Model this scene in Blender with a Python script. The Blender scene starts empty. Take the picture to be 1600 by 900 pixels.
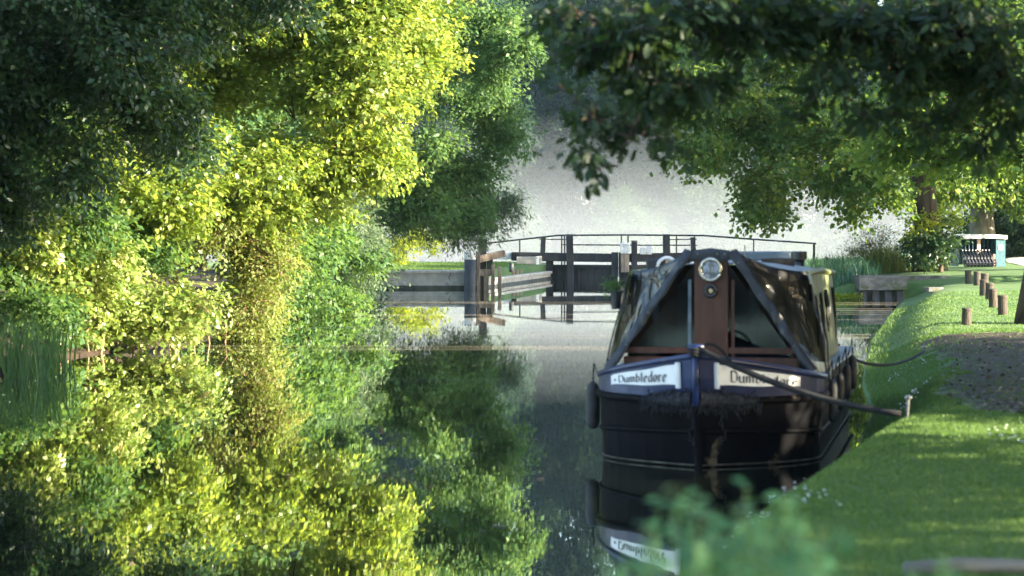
import bpy, math, random
import numpy as np
from mathutils import Vector, Matrix, noise

R = math.radians
rng = np.random.default_rng(11)
random.seed(11)
scene = bpy.context.scene
COL = scene.collection

# ------------------------------------------------------------------ camera
CAMH = 2.1
F_PX = 4000.0
PITCH = math.atan(100 / F_PX)
cam_d = bpy.data.cameras.new("camera")
cam = bpy.data.objects.new("camera", cam_d)
COL.objects.link(cam)
cam.location = (0, 0, CAMH)
cam.rotation_euler = (R(90) - PITCH, 0, 0)
cam_d.sensor_width = 36.0
cam_d.lens = 36.0 * F_PX / 1600
cam_d.clip_start = 0.1
cam_d.clip_end = 2000
cam_d.dof.use_dof = True
cam_d.dof.focus_distance = 62
cam_d.dof.aperture_fstop = 3.0
scene.camera = cam


def at(px, py, Y):
    x = (px - 800) / F_PX
    y = (450 - py) / F_PX
    d = Vector((x, math.cos(PITCH) + y * math.sin(PITCH), -math.sin(PITCH) + y * math.cos(PITCH)))
    d *= Y / d.y
    return Vector((d.x, d.y, CAMH + d.z))


# ------------------------------------------------------------------ mesh builder
class MB:
    def __init__(self):
        self.v = []
        self.f = []

    def add(self, vs, fs):
        o = len(self.v)
        self.v += [tuple(p) for p in vs]
        self.f += [tuple(i + o for i in f) for f in fs]
        return self

    def box(self, c, s, rz=0.0, ry=0.0, rx=0.0):
        m = Matrix.Rotation(rz, 3, 'Z') @ Matrix.Rotation(ry, 3, 'Y') @ Matrix.Rotation(rx, 3, 'X')
        hx, hy, hz = s[0] / 2, s[1] / 2, s[2] / 2
        b = min(0.012, min(s) * 0.12)
        # chamfered box: 24 verts
        vs, idx = [], {}
        for sx in (-1, 1):
            for sy in (-1, 1):
                for sz in (-1, 1):
                    for ax in range(3):
                        p = [sx * (hx - b), sy * (hy - b), sz * (hz - b)]
                        p[ax] = (sx * hx, sy * hy, sz * hz)[ax]
                        idx[(sx, sy, sz, ax)] = len(vs)
                        vs.append(Vector(c) + m @ Vector(p))
        fs = []
        for ax in range(3):
            u, w = (ax + 1) % 3, (ax + 2) % 3
            for s1 in (-1, 1):
                q = []
                for su, sw in ((-1, -1), (1, -1), (1, 1), (-1, 1)):
                    k = [0, 0, 0]
                    k[ax] = s1; k[u] = su; k[w] = sw
                    q.append(idx[(k[0], k[1], k[2], ax)])
                fs.append(q if s1 > 0 else q[::-1])
            for su in (-1, 1):
                for sw in (-1, 1):
                    k0 = [0, 0, 0]; k1 = [0, 0, 0]
                    k0[ax] = -1; k1[ax] = 1
                    k0[u] = k1[u] = su; k0[w] = k1[w] = sw
                    q = [idx[(*k0, u)], idx[(*k1, u)], idx[(*k1, w)], idx[(*k0, w)]]
                    fs.append(q if su * sw < 0 else q[::-1])
        for sx in (-1, 1):
            for sy in (-1, 1):
                for sz in (-1, 1):
                    t = [idx[(sx, sy, sz, a)] for a in range(3)]
                    fs.append(t if sx * sy * sz > 0 else t[::-1])
        return self.add(vs, fs)

    def tube(self, pts, rad, n=8, cap=True, flat=1.0):
        pts = [Vector(p) for p in pts]
        if not hasattr(rad, '__len__'):
            rad = [rad] * len(pts)
        vs, fs = [], []
        ref = Vector((0.13, 0.21, 0.97))
        for i, p in enumerate(pts):
            d = (pts[min(i + 1, len(pts) - 1)] - pts[max(i - 1, 0)])
            if d.length < 1e-9:
                d = Vector((0, 0, 1))
            d.normalize()
            r0 = ref if abs(d.dot(ref)) < 0.97 else Vector((1, 0.1, 0))
            a = d.cross(r0).normalized()
            b = d.cross(a).normalized()
            for k in range(n):
                t = 2 * math.pi * k / n
                vs.append(p + (a * math.cos(t) + b * math.sin(t) * flat) * rad[i])
        for i in range(len(pts) - 1):
            for k in range(n):
                fs.append((i * n + k, i * n + (k + 1) % n, (i + 1) * n + (k + 1) % n, (i + 1) * n + k))
        if cap:
            fs.append(tuple(range(n))[::-1])
            fs.append(tuple((len(pts) - 1) * n + k for k in range(n)))
        return self.add(vs, fs)

    def lathe(self, prof, c=(0, 0, 0), n=20, axis='Z'):
        vs, fs = [], []
        for r, z in prof:
            for k in range(n):
                t = 2 * math.pi * k / n
                p = (r * math.cos(t), r * math.sin(t), z)
                if axis == 'Y':
                    p = (p[0], -p[2], p[1])
                if axis == 'X':
                    p = (p[2], p[0], p[1])
                vs.append(Vector(c) + Vector(p))
        for i in range(len(prof) - 1):
            for k in range(n):
                fs.append((i * n + k, i * n + (k + 1) % n, (i + 1) * n + (k + 1) % n, (i + 1) * n + k))
        fs.append(tuple(range(n))[::-1])
        fs.append(tuple((len(prof) - 1) * n + k for k in range(n)))
        return self.add(vs, fs)

    def torus(self, c, Rr, r, axis='Y', n=24, m=8, a0=0, a1=2 * math.pi):
        full = abs(a1 - a0 - 2 * math.pi) < 1e-6
        k = n if full else n + 1
        pts = []
        for i in range(k):
            t = a0 + (a1 - a0) * i / n
            if axis == 'Y':
                pts.append(Vector(c) + Vector((Rr * math.cos(t), 0, Rr * math.sin(t))))
            elif axis == 'X':
                pts.append(Vector(c) + Vector((0, Rr * math.cos(t), Rr * math.sin(t))))
            else:
                pts.append(Vector(c) + Vector((Rr * math.cos(t), Rr * math.sin(t), 0)))
        if full:
            pts.append(pts[0].copy())
        return self.tube(pts, r, m, cap=not full)

    def sheet(self, grid):
        """grid: list of rows of points -> quads"""
        nr, nc = len(grid), len(grid[0])
        vs = [p for row in grid for p in row]
        fs = [(i * nc + j, i * nc + j + 1, (i + 1) * nc + j + 1, (i + 1) * nc + j) for i in range(nr - 1) for j in range(nc - 1)]
        return self.add(vs, fs)

    def prism(self, poly, t, fn):
        """poly: 2-D outline; fn(u,v,d)->3-D point; t thickness"""
        n = len(poly)
        vs = [fn(u, v, 0) for u, v in poly] + [fn(u, v, t) for u, v in poly]
        fs = [tuple(range(n))[::-1], tuple(range(n, 2 * n))]
        fs += [(i, (i + 1) % n, n + (i + 1) % n, n + i) for i in range(n)]
        return self.add(vs, fs)

    def build(self, name, mat, parent=None, origin=(0, 0, 0), smooth=False, link=True):
        me = bpy.data.meshes.new(name)
        o = Vector(origin)
        me.from_pydata([tuple(Vector(p) - o) for p in self.v], [], self.f)
        me.update()
        if mat:
            me.materials.append(mat)
        if smooth:
            me.polygons.foreach_set('use_smooth', [True] * len(me.polygons))
        ob = bpy.data.objects.new(name, me)
        COL.objects.link(ob)
        if parent:
            ob.parent = parent
        else:
            ob.location = o
        return ob


def tag(o, label=None, cat=None, group=None, kind=None):
    if label: o['label'] = label
    if cat: o['category'] = cat
    if group: o['group'] = group
    if kind: o['kind'] = kind
    return o


def thing(name, loc, label, cat, group=None, rz=0.0):
    o = bpy.data.objects.new(name, None)
    o.empty_display_size = 0.2
    COL.objects.link(o)
    o.location = loc
    o.rotation_euler = (0, 0, rz)
    return tag(o, label, cat, group)


def children_of(o):
    return list(o.children)


def copy_tree(o, parent=None):
    c = o.copy()
    COL.objects.link(c)
    if parent is not None:
        c.parent = parent
    for ch in children_of(o):
        copy_tree(ch, c)
    return c


# ------------------------------------------------------------------ materials
class NT:
    def __init__(self, name):
        self.m = bpy.data.materials.new(name)
        self.m.use_nodes = True
        self.t = self.m.node_tree
        self.t.nodes.clear()
        self.out = self.t.nodes.new('ShaderNodeOutputMaterial')

    def n(self, typ, **kw):
        nd = self.t.nodes.new(typ)
        for k, v in kw.items():
            if k.startswith('i_'):
                key = k[2:].replace('_', ' ')
                nd.inputs[key].default_value = v
            else:
                setattr(nd, k, v)
        return nd

    def l(self, a, b):
        self.t.links.new(a, b)

    def ramp(self, src, stops, interp='LINEAR'):
        r = self.n('ShaderNodeValToRGB')
        r.color_ramp.interpolation = interp
        el = r.color_ramp.elements
        while len(el) < len(stops):
            el.new(0.5)
        for e, (p, c) in zip(el, stops):
            e.position = p
            e.color = c if len(c) == 4 else (*c, 1)
        self.l(src, r.inputs['Fac'])
        return r.outputs['Color']

    def noise(self, scale, detail=4, rough=0.55, co='Object', stretch=None, dist=0.0):
        tc = self.n('ShaderNodeTexCoord')
        src = tc.outputs[co]
        if stretch:
            mp = self.n('ShaderNodeMapping')
            mp.inputs['Scale'].default_value = stretch
            self.l(src, mp.inputs['Vector'])
            src = mp.outputs['Vector']
        nz = self.n('ShaderNodeTexNoise')
        nz.inputs['Scale'].default_value = scale
        nz.inputs['Detail'].default_value = detail
        nz.inputs['Roughness'].default_value = rough
        nz.inputs['Distortion'].default_value = dist
        self.l(src, nz.inputs['Vector'])
        return nz.outputs['Fac']

    def mix(self, fac, a, b):
        m = self.n('ShaderNodeMix', data_type='RGBA')
        for s, v in ((m.inputs[0], fac), (m.inputs[6], a), (m.inputs[7], b)):
            if isinstance(v, (int, float)):
                s.default_value = v
            elif isinstance(v, tuple):
                s.default_value = v if len(v) == 4 else (*v, 1)
            else:
                self.l(v, s)
        return m.outputs[2]

    def bump(self, h, strength=0.3, dist=0.02):
        b = self.n('ShaderNodeBump')
        b.inputs['Strength'].default_value = strength
        b.inputs['Distance'].default_value = dist
        self.l(h, b.inputs['Height'])
        return b.outputs['Normal']

    def bsdf(self, col, rough=0.6, spec=0.4, metal=0.0, normal=None):
        p = self.n('ShaderNodeBsdfPrincipled')
        if isinstance(col, tuple):
            p.inputs['Base Color'].default_value = (*col[:3], 1)
        else:
            self.l(col, p.inputs['Base Color'])
        if isinstance(rough, (int, float)):
            p.inputs['Roughness'].default_value = rough
        else:
            self.l(rough, p.inputs['Roughness'])
        p.inputs['Specular IOR Level'].default_value = spec
        p.inputs['Metallic'].default_value = metal
        if normal is not None:
            self.l(normal, p.inputs['Normal'])
        return p

    def done(self, shader):
        self.l(shader.outputs[0] if hasattr(shader, 'outputs') else shader, self.out.inputs['Surface'])
        return self.m


def surf(name, c1, c2, scale=8.0, rough=0.6, spec=0.4, bump=0.25, bdist=0.01, stretch=None, lo=0.35, hi=0.65, detail=6, metal=0.0, spot=None):
    t = NT(name)
    nz = t.noise(scale, detail, 0.6, stretch=stretch)
    col = t.ramp(nz, [(lo, c1), (hi, c2)])
    if spot:
        s = t.noise(spot[0], 3, 0.5)
        f = t.ramp(s, [(spot[1], (0, 0, 0)), (spot[1] + 0.05, (1, 1, 1))])
        col = t.mix(f, col, spot[2])
    b = t.bump(t.noise(scale * 3, 5, 0.65, stretch=stretch), bump, bdist)
    return t.done(t.bsdf(col, rough, spec, metal, b))


def leaf_mat(name, dark, mid, light, trans, tw=0.45, rough=0.5, spec=0.22):
    """leaf tint varies leaf by leaf through the 'tint' attribute"""
    t = NT(name)
    a = t.n('ShaderNodeAttribute', attribute_name='tint')
    col = t.ramp(a.outputs['Fac'], [(0.0, dark), (0.5, mid), (1.0, light)])
    p = t.bsdf(col, rough, spec)
    tr = t.n('ShaderNodeBsdfTranslucent')
    tcol = t.mix(0.5, col, trans)
    g = t.n('ShaderNodeMix', data_type='RGBA', blend_type='ADD')
    g.inputs[0].default_value = 0.6
    t.l(tcol, g.inputs[6]); t.l(tcol, g.inputs[7])
    t.l(g.outputs[2], tr.inputs['Color'])
    mx = t.n('ShaderNodeMixShader')
    mx.inputs[0].default_value = tw
    t.l(p.outputs[0], mx.inputs[1])
    t.l(tr.outputs[0], mx.inputs[2])
    return t.done(mx)


M = {}
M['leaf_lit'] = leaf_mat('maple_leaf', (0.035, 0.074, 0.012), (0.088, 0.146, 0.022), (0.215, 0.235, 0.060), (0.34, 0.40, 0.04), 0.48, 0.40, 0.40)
M['leaf_hazel'] = leaf_mat('hazel_leaf', (0.045, 0.095, 0.016), (0.12, 0.175, 0.036), (0.32, 0.325, 0.13), (0.34, 0.40, 0.06), 0.45, 0.38, 0.45)
M['leaf_alder'] = leaf_mat('alder_leaf', (0.026, 0.066, 0.026), (0.052, 0.108, 0.036), (0.10, 0.16, 0.042), (0.18, 0.28, 0.05), 0.38)
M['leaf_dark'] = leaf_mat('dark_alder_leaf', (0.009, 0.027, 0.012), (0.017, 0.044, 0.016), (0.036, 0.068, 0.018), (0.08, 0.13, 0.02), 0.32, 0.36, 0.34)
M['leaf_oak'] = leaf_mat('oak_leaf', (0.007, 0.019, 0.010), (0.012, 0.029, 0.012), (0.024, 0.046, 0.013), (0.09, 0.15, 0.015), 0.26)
M['leaf_bramble'] = leaf_mat('bramble_leaf', (0.095, 0.080, 0.030), (0.075, 0.125, 0.022), (0.22, 0.22, 0.09), (0.28, 0.30, 0.03), 0.42)
M['leaf_shrub'] = leaf_mat('shrub_leaf', (0.022, 0.058, 0.018), (0.04, 0.09, 0.026), (0.09, 0.135, 0.03), (0.16, 0.26, 0.03), 0.4)
M['leaf_willow'] = leaf_mat('willow_leaf', (0.035, 0.07, 0.035), (0.055, 0.09, 0.045), (0.09, 0.12, 0.06), (0.12, 0.18, 0.06), 0.35)
M['leaf_sapling'] = leaf_mat('sapling_leaf', (0.10, 0.15, 0.012), (0.16, 0.20, 0.02), (0.22, 0.24, 0.03), (0.34, 0.38, 0.03), 0.5)
M['leaf_syc'] = leaf_mat('sycamore_leaf', (0.018, 0.055, 0.018), (0.038, 0.085, 0.026), (0.14, 0.17, 0.03), (0.20, 0.30, 0.03), 0.45)
M['leaf_far'] = leaf_mat('wood_leaf', (0.010, 0.026, 0.016), (0.017, 0.038, 0.021), (0.03, 0.056, 0.028), (0.05, 0.10, 0.04), 0.25, 0.7, 0.05)
M['leaf_far_dark'] = leaf_mat('dark_wood_leaf', (0.006, 0.014, 0.009), (0.010, 0.022, 0.011), (0.018, 0.032, 0.014), (0.03, 0.06, 0.02), 0.2, 0.7, 0.05)
M['leaf_far_pale'] = leaf_mat('pale_wood_leaf', (0.018, 0.036, 0.018), (0.028, 0.052, 0.022), (0.045, 0.07, 0.03), (0.06, 0.10, 0.03), 0.25, 0.7, 0.05)
M['reed'] = leaf_mat('reed_blade', (0.035, 0.10, 0.055), (0.065, 0.15, 0.085), (0.14, 0.19, 0.09), (0.1, 0.2, 0.05), 0.3, 0.35, 0.5)
M['grass_blade'] = leaf_mat('lawn_blade', (0.048, 0.092, 0.024), (0.078, 0.134, 0.036), (0.135, 0.178, 0.058), (0.14, 0.25, 0.03), 0.35)
M['near_leaf'] = leaf_mat('nettle_leaf', (0.035, 0.11, 0.048), (0.06, 0.155, 0.07), (0.12, 0.20, 0.08), (0.12, 0.28, 0.08), 0.35)
M['near_stem'] = surf('nettle_stem', (0.05, 0.10, 0.035), (0.09, 0.14, 0.05), 14, 0.8, 0.2, 0.2)
M['litter'] = leaf_mat('fallen_leaf', (0.03, 0.022, 0.014), (0.06, 0.042, 0.026), (0.22, 0.17, 0.11), (0.1, 0.07, 0.03), 0.1)
M['petal'] = leaf_mat('daisy_petal', (0.7, 0.7, 0.68), (0.8, 0.8, 0.78), (0.85, 0.85, 0.8), (0.5, 0.5, 0.5), 0.2)
M['bark'] = surf('bark', (0.035, 0.027, 0.02), (0.10, 0.078, 0.058), 6, 0.9, 0.15, 0.9, 0.03, (1, 1, 0.22))
M['bark_grey'] = surf('grey_bark', (0.09, 0.082, 0.07), (0.19, 0.175, 0.15), 5, 0.9, 0.15, 0.7, 0.02, (1, 1, 0.3))
M['twig'] = surf('twig_bark', (0.05, 0.036, 0.025), (0.13, 0.10, 0.07), 14, 0.9, 0.15, 0.3)
M['drystem'] = surf('dry_stem', (0.16, 0.10, 0.055), (0.30, 0.21, 0.12), 14, 0.85, 0.15, 0.2)
M['concrete'] = surf('weathered_concrete', (0.24, 0.235, 0.215), (0.42, 0.41, 0.375), 3.0, 0.9, 0.2, 0.5, 0.02, None, 0.3, 0.7, 10, 0, (1.3, 0.70, (0.16, 0.165, 0.13)))
M['old_concrete'] = surf('mossy_concrete', (0.05, 0.05, 0.046), (0.15, 0.147, 0.135), 4.0, 0.9, 0.2, 0.7, 0.03, (1, 1, 1.6), 0.3, 0.7, 10, 0, (2.0, 0.57, (0.06, 0.075, 0.03)))
M['scum'] = surf('dried_scum', (0.03, 0.028, 0.02), (0.11, 0.10, 0.07), 9, 0.8, 0.2, 0.3)
M['wet'] = surf('wet_algae_stain', (0.020, 0.026, 0.018), (0.075, 0.08, 0.062), 3.0, 0.6, 0.35, 0.4, 0.01)
M['coping'] = surf('stone_coping', (0.30, 0.29, 0.27), (0.46, 0.44, 0.41), 5.0, 0.85, 0.25, 0.4, 0.01)
M['gate_wood'] = surf('black_gate_timber', (0.012, 0.013, 0.016), (0.040, 0.040, 0.042), 5, 0.55, 0.4, 0.4, 0.01, (1, 1, 0.25))
M['gate_plank'] = surf('wet_gate_planking', (0.016, 0.017, 0.017), (0.055, 0.05, 0.045), 4, 0.5, 0.4, 0.5, 0.012, (3, 3, 0.4))
M['white_paint'] = surf('weathered_white_paint', (0.58, 0.58, 0.57), (0.80, 0.80, 0.78), 6, 0.5, 0.4, 0.2, 0.006, None, 0.3, 0.6, 8, 0, (5, 0.62, (0.32, 0.31, 0.28)))
M['black_iron'] = surf('black_painted_iron', (0.010, 0.011, 0.013), (0.028, 0.028, 0.03), 12, 0.4, 0.5, 0.15)
M['grey_bollard'] = surf('grey_painted_bollard', (0.028, 0.034, 0.042), (0.060, 0.068, 0.078), 6, 0.55, 0.4, 0.2, 0.008, (1, 1, 0.35))
M['old_timber'] = surf('weathered_timber', (0.13, 0.10, 0.075), (0.36, 0.29, 0.22), 6, 0.85, 0.2, 0.6, 0.015, (1.6, 1.6, 0.25))
M['post_wood'] = surf('bollard_timber', (0.036, 0.030, 0.024), (0.085, 0.072, 0.058), 9, 0.85, 0.2, 0.6, 0.012, (1, 1, 0.25))
M['hull'] = surf('black_hull_paint', (0.002, 0.002, 0.0028), (0.006, 0.006, 0.007), 3, 0.6, 0.04, 0.12, 0.006, (1, 1, 2.0), 0.3, 0.7, 8, 0, (3.6, 0.645, (0.10, 0.075, 0.045)))
M['blue'] = surf('blue_bow_paint', (0.003, 0.009, 0.045), (0.006, 0.015, 0.065), 5, 0.38, 0.45, 0.08, 0.004, None, 0.35, 0.65, 6, 0, (7, 0.70, (0.04, 0.045, 0.06)))
M['sign_white'] = surf('cream_scroll_paint', (0.66, 0.66, 0.63), (0.78, 0.78, 0.75), 9, 0.5, 0.3, 0.08, 0.003)
M['letter'] = surf('black_lettering', (0.010, 0.010, 0.012), (0.022, 0.022, 0.025), 20, 0.5, 0.3, 0.05)
M['mahogany'] = surf('brown_varnished_wood', (0.045, 0.017, 0.010), (0.085, 0.034, 0.020), 5, 0.4, 0.4, 0.15, 0.004, (2.2, 2.2, 0.35))
M['green_tarp'] = surf('green_cabin_side', (0.085, 0.105, 0.034), (0.155, 0.175, 0.062), 5, 0.6, 0.35, 0.3, 0.01, (3, 3, 0.25))
M['roof_paint'] = surf('grey_roof_paint', (0.07, 0.08, 0.09), (0.13, 0.14, 0.15), 4, 0.55, 0.4, 0.2)
M['rope'] = surf('dark_rope', (0.010, 0.011, 0.012), (0.032, 0.032, 0.032), 60, 0.85, 0.15, 0.9, 0.01)
M['rope_fender'] = surf('frayed_rope', (0.010, 0.012, 0.016), (0.055, 0.058, 0.062), 35, 0.95, 0.1, 1.0, 0.02)
M['rubber'] = surf('black_rubber', (0.012, 0.012, 0.013), (0.03, 0.03, 0.03), 12, 0.6, 0.35, 0.2)
M['steel'] = surf('galvanised_steel', (0.12, 0.125, 0.13), (0.22, 0.225, 0.23), 14, 0.35, 0.5, 0.15, 0.004, None, 0.35, 0.65, 6, 0.85)
M['chrome'] = surf('worn_brass_rim', (0.42, 0.36, 0.25), (0.68, 0.63, 0.50), 20, 0.25, 0.5, 0.05, 0.002, None, 0.35, 0.65, 4, 0.9)
M['lens'] = surf('lamp_lens', (0.10, 0.13, 0.17), (0.45, 0.50, 0.55), 26, 0.12, 0.6, 0.3, 0.004)
M['teal'] = surf('teal_shelter_panel', (0.010, 0.055, 0.080), (0.022, 0.090, 0.120), 4, 0.45, 0.4, 0.1)
M['roof_white'] = surf('white_shelter_roof', (0.36, 0.41, 0.41), (0.48, 0.52, 0.52), 5, 0.5, 0.4, 0.1)
M['trolley'] = surf('black_trolley_tube', (0.008, 0.010, 0.020), (0.02, 0.024, 0.04), 20, 0.35, 0.5, 0.1)
M['notice'] = surf('faded_notice_board', (0.40, 0.27, 0.22), (0.58, 0.45, 0.38), 8, 0.7, 0.3, 0.1)
M['curtain'] = surf('pale_curtain', (0.09, 0.12, 0.14), (0.17, 0.21, 0.23), 6, 0.9, 0.1, 0.2)
M['red_brick'] = surf('red_brown_block', (0.20, 0.09, 0.07), (0.30, 0.16, 0.12), 8, 0.8, 0.2, 0.3)
M['log'] = surf('pale_log', (0.09, 0.085, 0.07), (0.20, 0.185, 0.16), 7, 0.9, 0.15, 0.6, 0.02, (0.25, 1, 1))


def canvas_mat():
    t = NT('black_canvas')
    nz = t.noise(3.2, 5, 0.6, dist=0.8)
    fo = t.noise(1.6, 2, 0.5, stretch=(1.6, 1.6, 0.7), dist=1.2)
    col = t.ramp(nz, [(0.3, (0.004, 0.006, 0.010)), (0.7, (0.014, 0.019, 0.029))])
    b = t.bump(fo, 0.9, 0.09)
    p = t.bsdf(col, 0.36, 0.5, 0, b)
    return t.done(p)


def clear_panel_mat():
    t = NT('clouded_plastic_window')
    nz = t.noise(2.2, 6, 0.6, dist=1.0)
    fo = t.noise(2.3, 3, 0.5, stretch=(1.0, 1.4, 0.9), dist=1.6)
    col = t.ramp(nz, [(0.3, (0.010, 0.011, 0.010)), (0.75, (0.038, 0.036, 0.026))])
    b = t.bump(fo, 1.0, 0.06)
    p = t.bsdf(col, 0.22, 0.6, 0, b)
    tr = t.n('ShaderNodeBsdfTransparent')
    tr.inputs['Color'].default_value = (0.30, 0.30, 0.26, 1)
    mx = t.n('ShaderNodeMixShader')
    mx.inputs[0].default_value = 0.28
    t.l(p.outputs[0], mx.inputs[1]); t.l(tr.outputs[0], mx.inputs[2])
    return t.done(mx)


def glass_mat():
    t = NT('window_glass')
    g = t.n('ShaderNodeBsdfGlossy'); g.inputs['Roughness'].default_value = 0.05
    g.inputs['Color'].default_value = (0.30, 0.40, 0.50, 1)
    tr = t.n('ShaderNodeBsdfTransparent'); tr.inputs['Color'].default_value = (0.38, 0.46, 0.50, 1)
    fr = t.n('ShaderNodeFresnel'); fr.inputs['IOR'].default_value = 1.6
    mx = t.n('ShaderNodeMixShader')
    t.l(fr.outputs[0], mx.inputs[0]); t.l(tr.outputs[0], mx.inputs[1]); t.l(g.outputs[0], mx.inputs[2])
    return t.done(mx)


M['canvas'] = canvas_mat()
M['clear'] = clear_panel_mat()
M['glass'] = glass_mat()


def water_mat():
    t = NT('still_canal_water')
    tc = t.n('ShaderNodeTexCoord')
    # long thin films of pollen and dust lying across the canal
    mp = t.n('ShaderNodeMapping'); mp.inputs['Scale'].default_value = (0.035, 0.36, 1)
    t.l(tc.outputs['Object'], mp.inputs['Vector'])
    nz = t.n('ShaderNodeTexNoise'); nz.inputs['Scale'].default_value = 1.0; nz.inputs['Detail'].default_value = 5
    t.l(mp.outputs['Vector'], nz.inputs['Vector'])
    film = t.ramp(nz.outputs['Fac'], [(0.56, (0, 0, 0)), (0.60, (0.55, 0.55, 0.55)), (0.64, (0, 0, 0))])
    m2 = t.n('ShaderNodeMapping'); m2.inputs['Scale'].default_value = (0.55, 1.1, 1)
    t.l(tc.outputs['Object'], m2.inputs['Vector'])
    rp = t.n('ShaderNodeTexNoise'); rp.inputs['Scale'].default_value = 0.9; rp.inputs['Detail'].default_value = 3
    t.l(m2.outputs['Vector'], rp.inputs['Vector'])
    # the gate leaks and ruffles the far end: bump grows with distance up the canal
    sep = t.n('ShaderNodeSeparateXYZ'); t.l(tc.outputs['Object'], sep.inputs[0])
    mr = t.n('ShaderNodeMapRange'); mr.inputs['From Min'].default_value = 80; mr.inputs['From Max'].default_value = 94
    mr.inputs['To Min'].default_value = 0.03; mr.inputs['To Max'].default_value = 0.10
    t.l(sep.outputs['Y'], mr.inputs['Value'])
    bp = t.n('ShaderNodeBump'); bp.inputs['Distance'].default_value = 0.02
    t.l(mr.outputs[0], bp.inputs['Strength']); t.l(rp.outputs['Fac'], bp.inputs['Height'])
    dif = t.bsdf((0.008, 0.011, 0.008), 0.6, 0.0)
    scum = t.bsdf((0.34, 0.29, 0.22), 0.8, 0.1)
    gl = t.n('ShaderNodeBsdfGlossy'); gl.inputs['Roughness'].default_value = 0.012
    gl.inputs['Color'].default_value = (0.96, 0.98, 0.97, 1)
    t.l(bp.outputs[0], gl.inputs['Normal'])
    f0 = t.n('ShaderNodeFresnel'); f0.inputs['IOR'].default_value = 1.36
    t.l(bp.outputs[0], f0.inputs['Normal'])
    fr = t.n('ShaderNodeMath', operation='POWER'); fr.inputs[1].default_value = 0.37
    t.l(f0.outputs[0], fr.inputs[0])
    mx = t.n('ShaderNodeMixShader')
    t.l(fr.outputs[0], mx.inputs[0]); t.l(dif.outputs[0], mx.inputs[1]); t.l(gl.outputs[0], mx.inputs[2])
    mr2 = t.n('ShaderNodeMath', operation='MULTIPLY'); mr2.inputs[1].default_value = 0.35
    fy = t.n('ShaderNodeMapRange'); fy.inputs['From Min'].default_value = 30; fy.inputs['From Max'].default_value = 46
    t.l(sep.outputs['Y'], fy.inputs['Value'])
    fm = t.n('ShaderNodeMath', operation='MULTIPLY'); t.l(film, fm.inputs[0]); t.l(fy.outputs[0], fm.inputs[1])
    t.l(fm.outputs[0], mr2.inputs[0])
    m3 = t.n('ShaderNodeMixShader')
    t.l(mr2.outputs[0], m3.inputs[0]); t.l(mx.outputs[0], m3.inputs[1]); t.l(scum.outputs[0], m3.inputs[2])
    return t.done(m3)


def ground_mat():
    t = NT('lawn_and_trodden_earth')
    a = t.n('ShaderNodeAttribute', attribute_name='dirt')
    n1 = t.noise(0.55, 6, 0.6)
    n2 = t.noise(9.0, 6, 0.7)
    g = t.ramp(n1, [(0.3, (0.045, 0.095, 0.020)), (0.5, (0.075, 0.145, 0.042)), (0.7, (0.115, 0.17, 0.06))])
    g = t.mix(t.ramp(n2, [(0.35, (0, 0, 0)), (0.7, (0.5, 0.5, 0.5))]), g, (0.032, 0.07, 0.012))
    d = t.ramp(t.noise(5.0, 8, 0.7), [(0.3, (0.012, 0.006, 0.003)), (0.55, (0.027, 0.015, 0.008)), (0.80, (0.050, 0.030, 0.018))])
    ad = t.n('ShaderNodeMath', operation='ADD')
    sb = t.n('ShaderNodeMath', operation='MULTIPLY_ADD'); sb.inputs[1].default_value = 1.4; sb.inputs[2].default_value = -0.7
    t.l(t.noise(1.7, 7, 0.65), sb.inputs[0])
    t.l(a.outputs['Fac'], ad.inputs[0]); t.l(sb.outputs[0], ad.inputs[1])
    f = t.ramp(ad.outputs[0], [(0.38, (0, 0, 0)), (0.62, (1, 1, 1))])
    col = t.mix(f, g, d)
    b = t.bump(t.noise(26, 6, 0.7), 0.8, 0.03)
    p = t.bsdf(col, 0.85, 0.25, 0, b)
    p.inputs['Sheen Weight'].default_value = 0.02      # dew on the grass
    p.inputs['Sheen Roughness'].default_value = 0.5
    return t.done(p)


M['water'] = water_mat()
M['ground'] = ground_mat()
M['gravel'] = surf('gravel', (0.20, 0.19, 0.18), (0.36, 0.34, 0.32), 25, 0.9, 0.15, 0.6, 0.01)

# ------------------------------------------------------------------ leaves
RHOMB = (np.array([(0, 0, 0), (0.45, 0.5, 0.10), (1, 0, -0.06), (0.45, -0.5, 0.10)], float), [(0, 1, 2), (0, 2, 3)])
_ok = [(0.0, 0.03), (0.10, 0.10), (0.22, 0.24), (0.30, 0.13), (0.45, 0.36), (0.55, 0.18), (0.70, 0.36), (0.80, 0.17), (0.93, 0.2), (1.0, 0.0)]
_v = [(x, y, 0.16 * y) for x, y in _ok] + [(x, -y, 0.16 * y) for x, y in _ok[:-1][::-1]]
_v = [(x, y, z - 0.12 * x * x) for x, y, z in _v]
_mid = [(x, 0, -0.12 * x * x) for x in (0.30, 0.55, 0.80)]
OAKV = np.array(_v + _mid, float)
# fans of triangles round the midrib
_n = len(_ok)
def _oakfaces():
    fs = []
    m = {0: 19, 1: 20, 2: 21}
    top = list(range(0, 10))
    def mid_of(i):
        x = _ok[i][0]
        return 19 if x <= 0.3 else (20 if x <= 0.55 else 21)
    for i in range(9):
        a, b = mid_of(i), mid_of(i + 1)
        fs.append((i, i + 1, a) if a == b else (i, i + 1, a))
        if a != b:
            fs.append((i + 1, b, a))
    low = [9] + list(range(10, 19)) + [0]
    def mid_l(v):
        x = OAKV[v][0]
        return 19 if x <= 0.3 else (20 if x <= 0.55 else 21)
    seq = list(range(9, 19))
    for i, j in zip(seq, seq[1:]):
        a, b = mid_l(i), mid_l(j)
        fs.append((i, j, b))
        if a != b:
            fs.append((i, b, a))
    fs.append((18, 0, 19))
    return fs
OAK = (OAKV, _oakfaces())


def unit(a):
    return a / np.maximum(np.linalg.norm(a, axis=1, keepdims=True), 1e-9)


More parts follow.
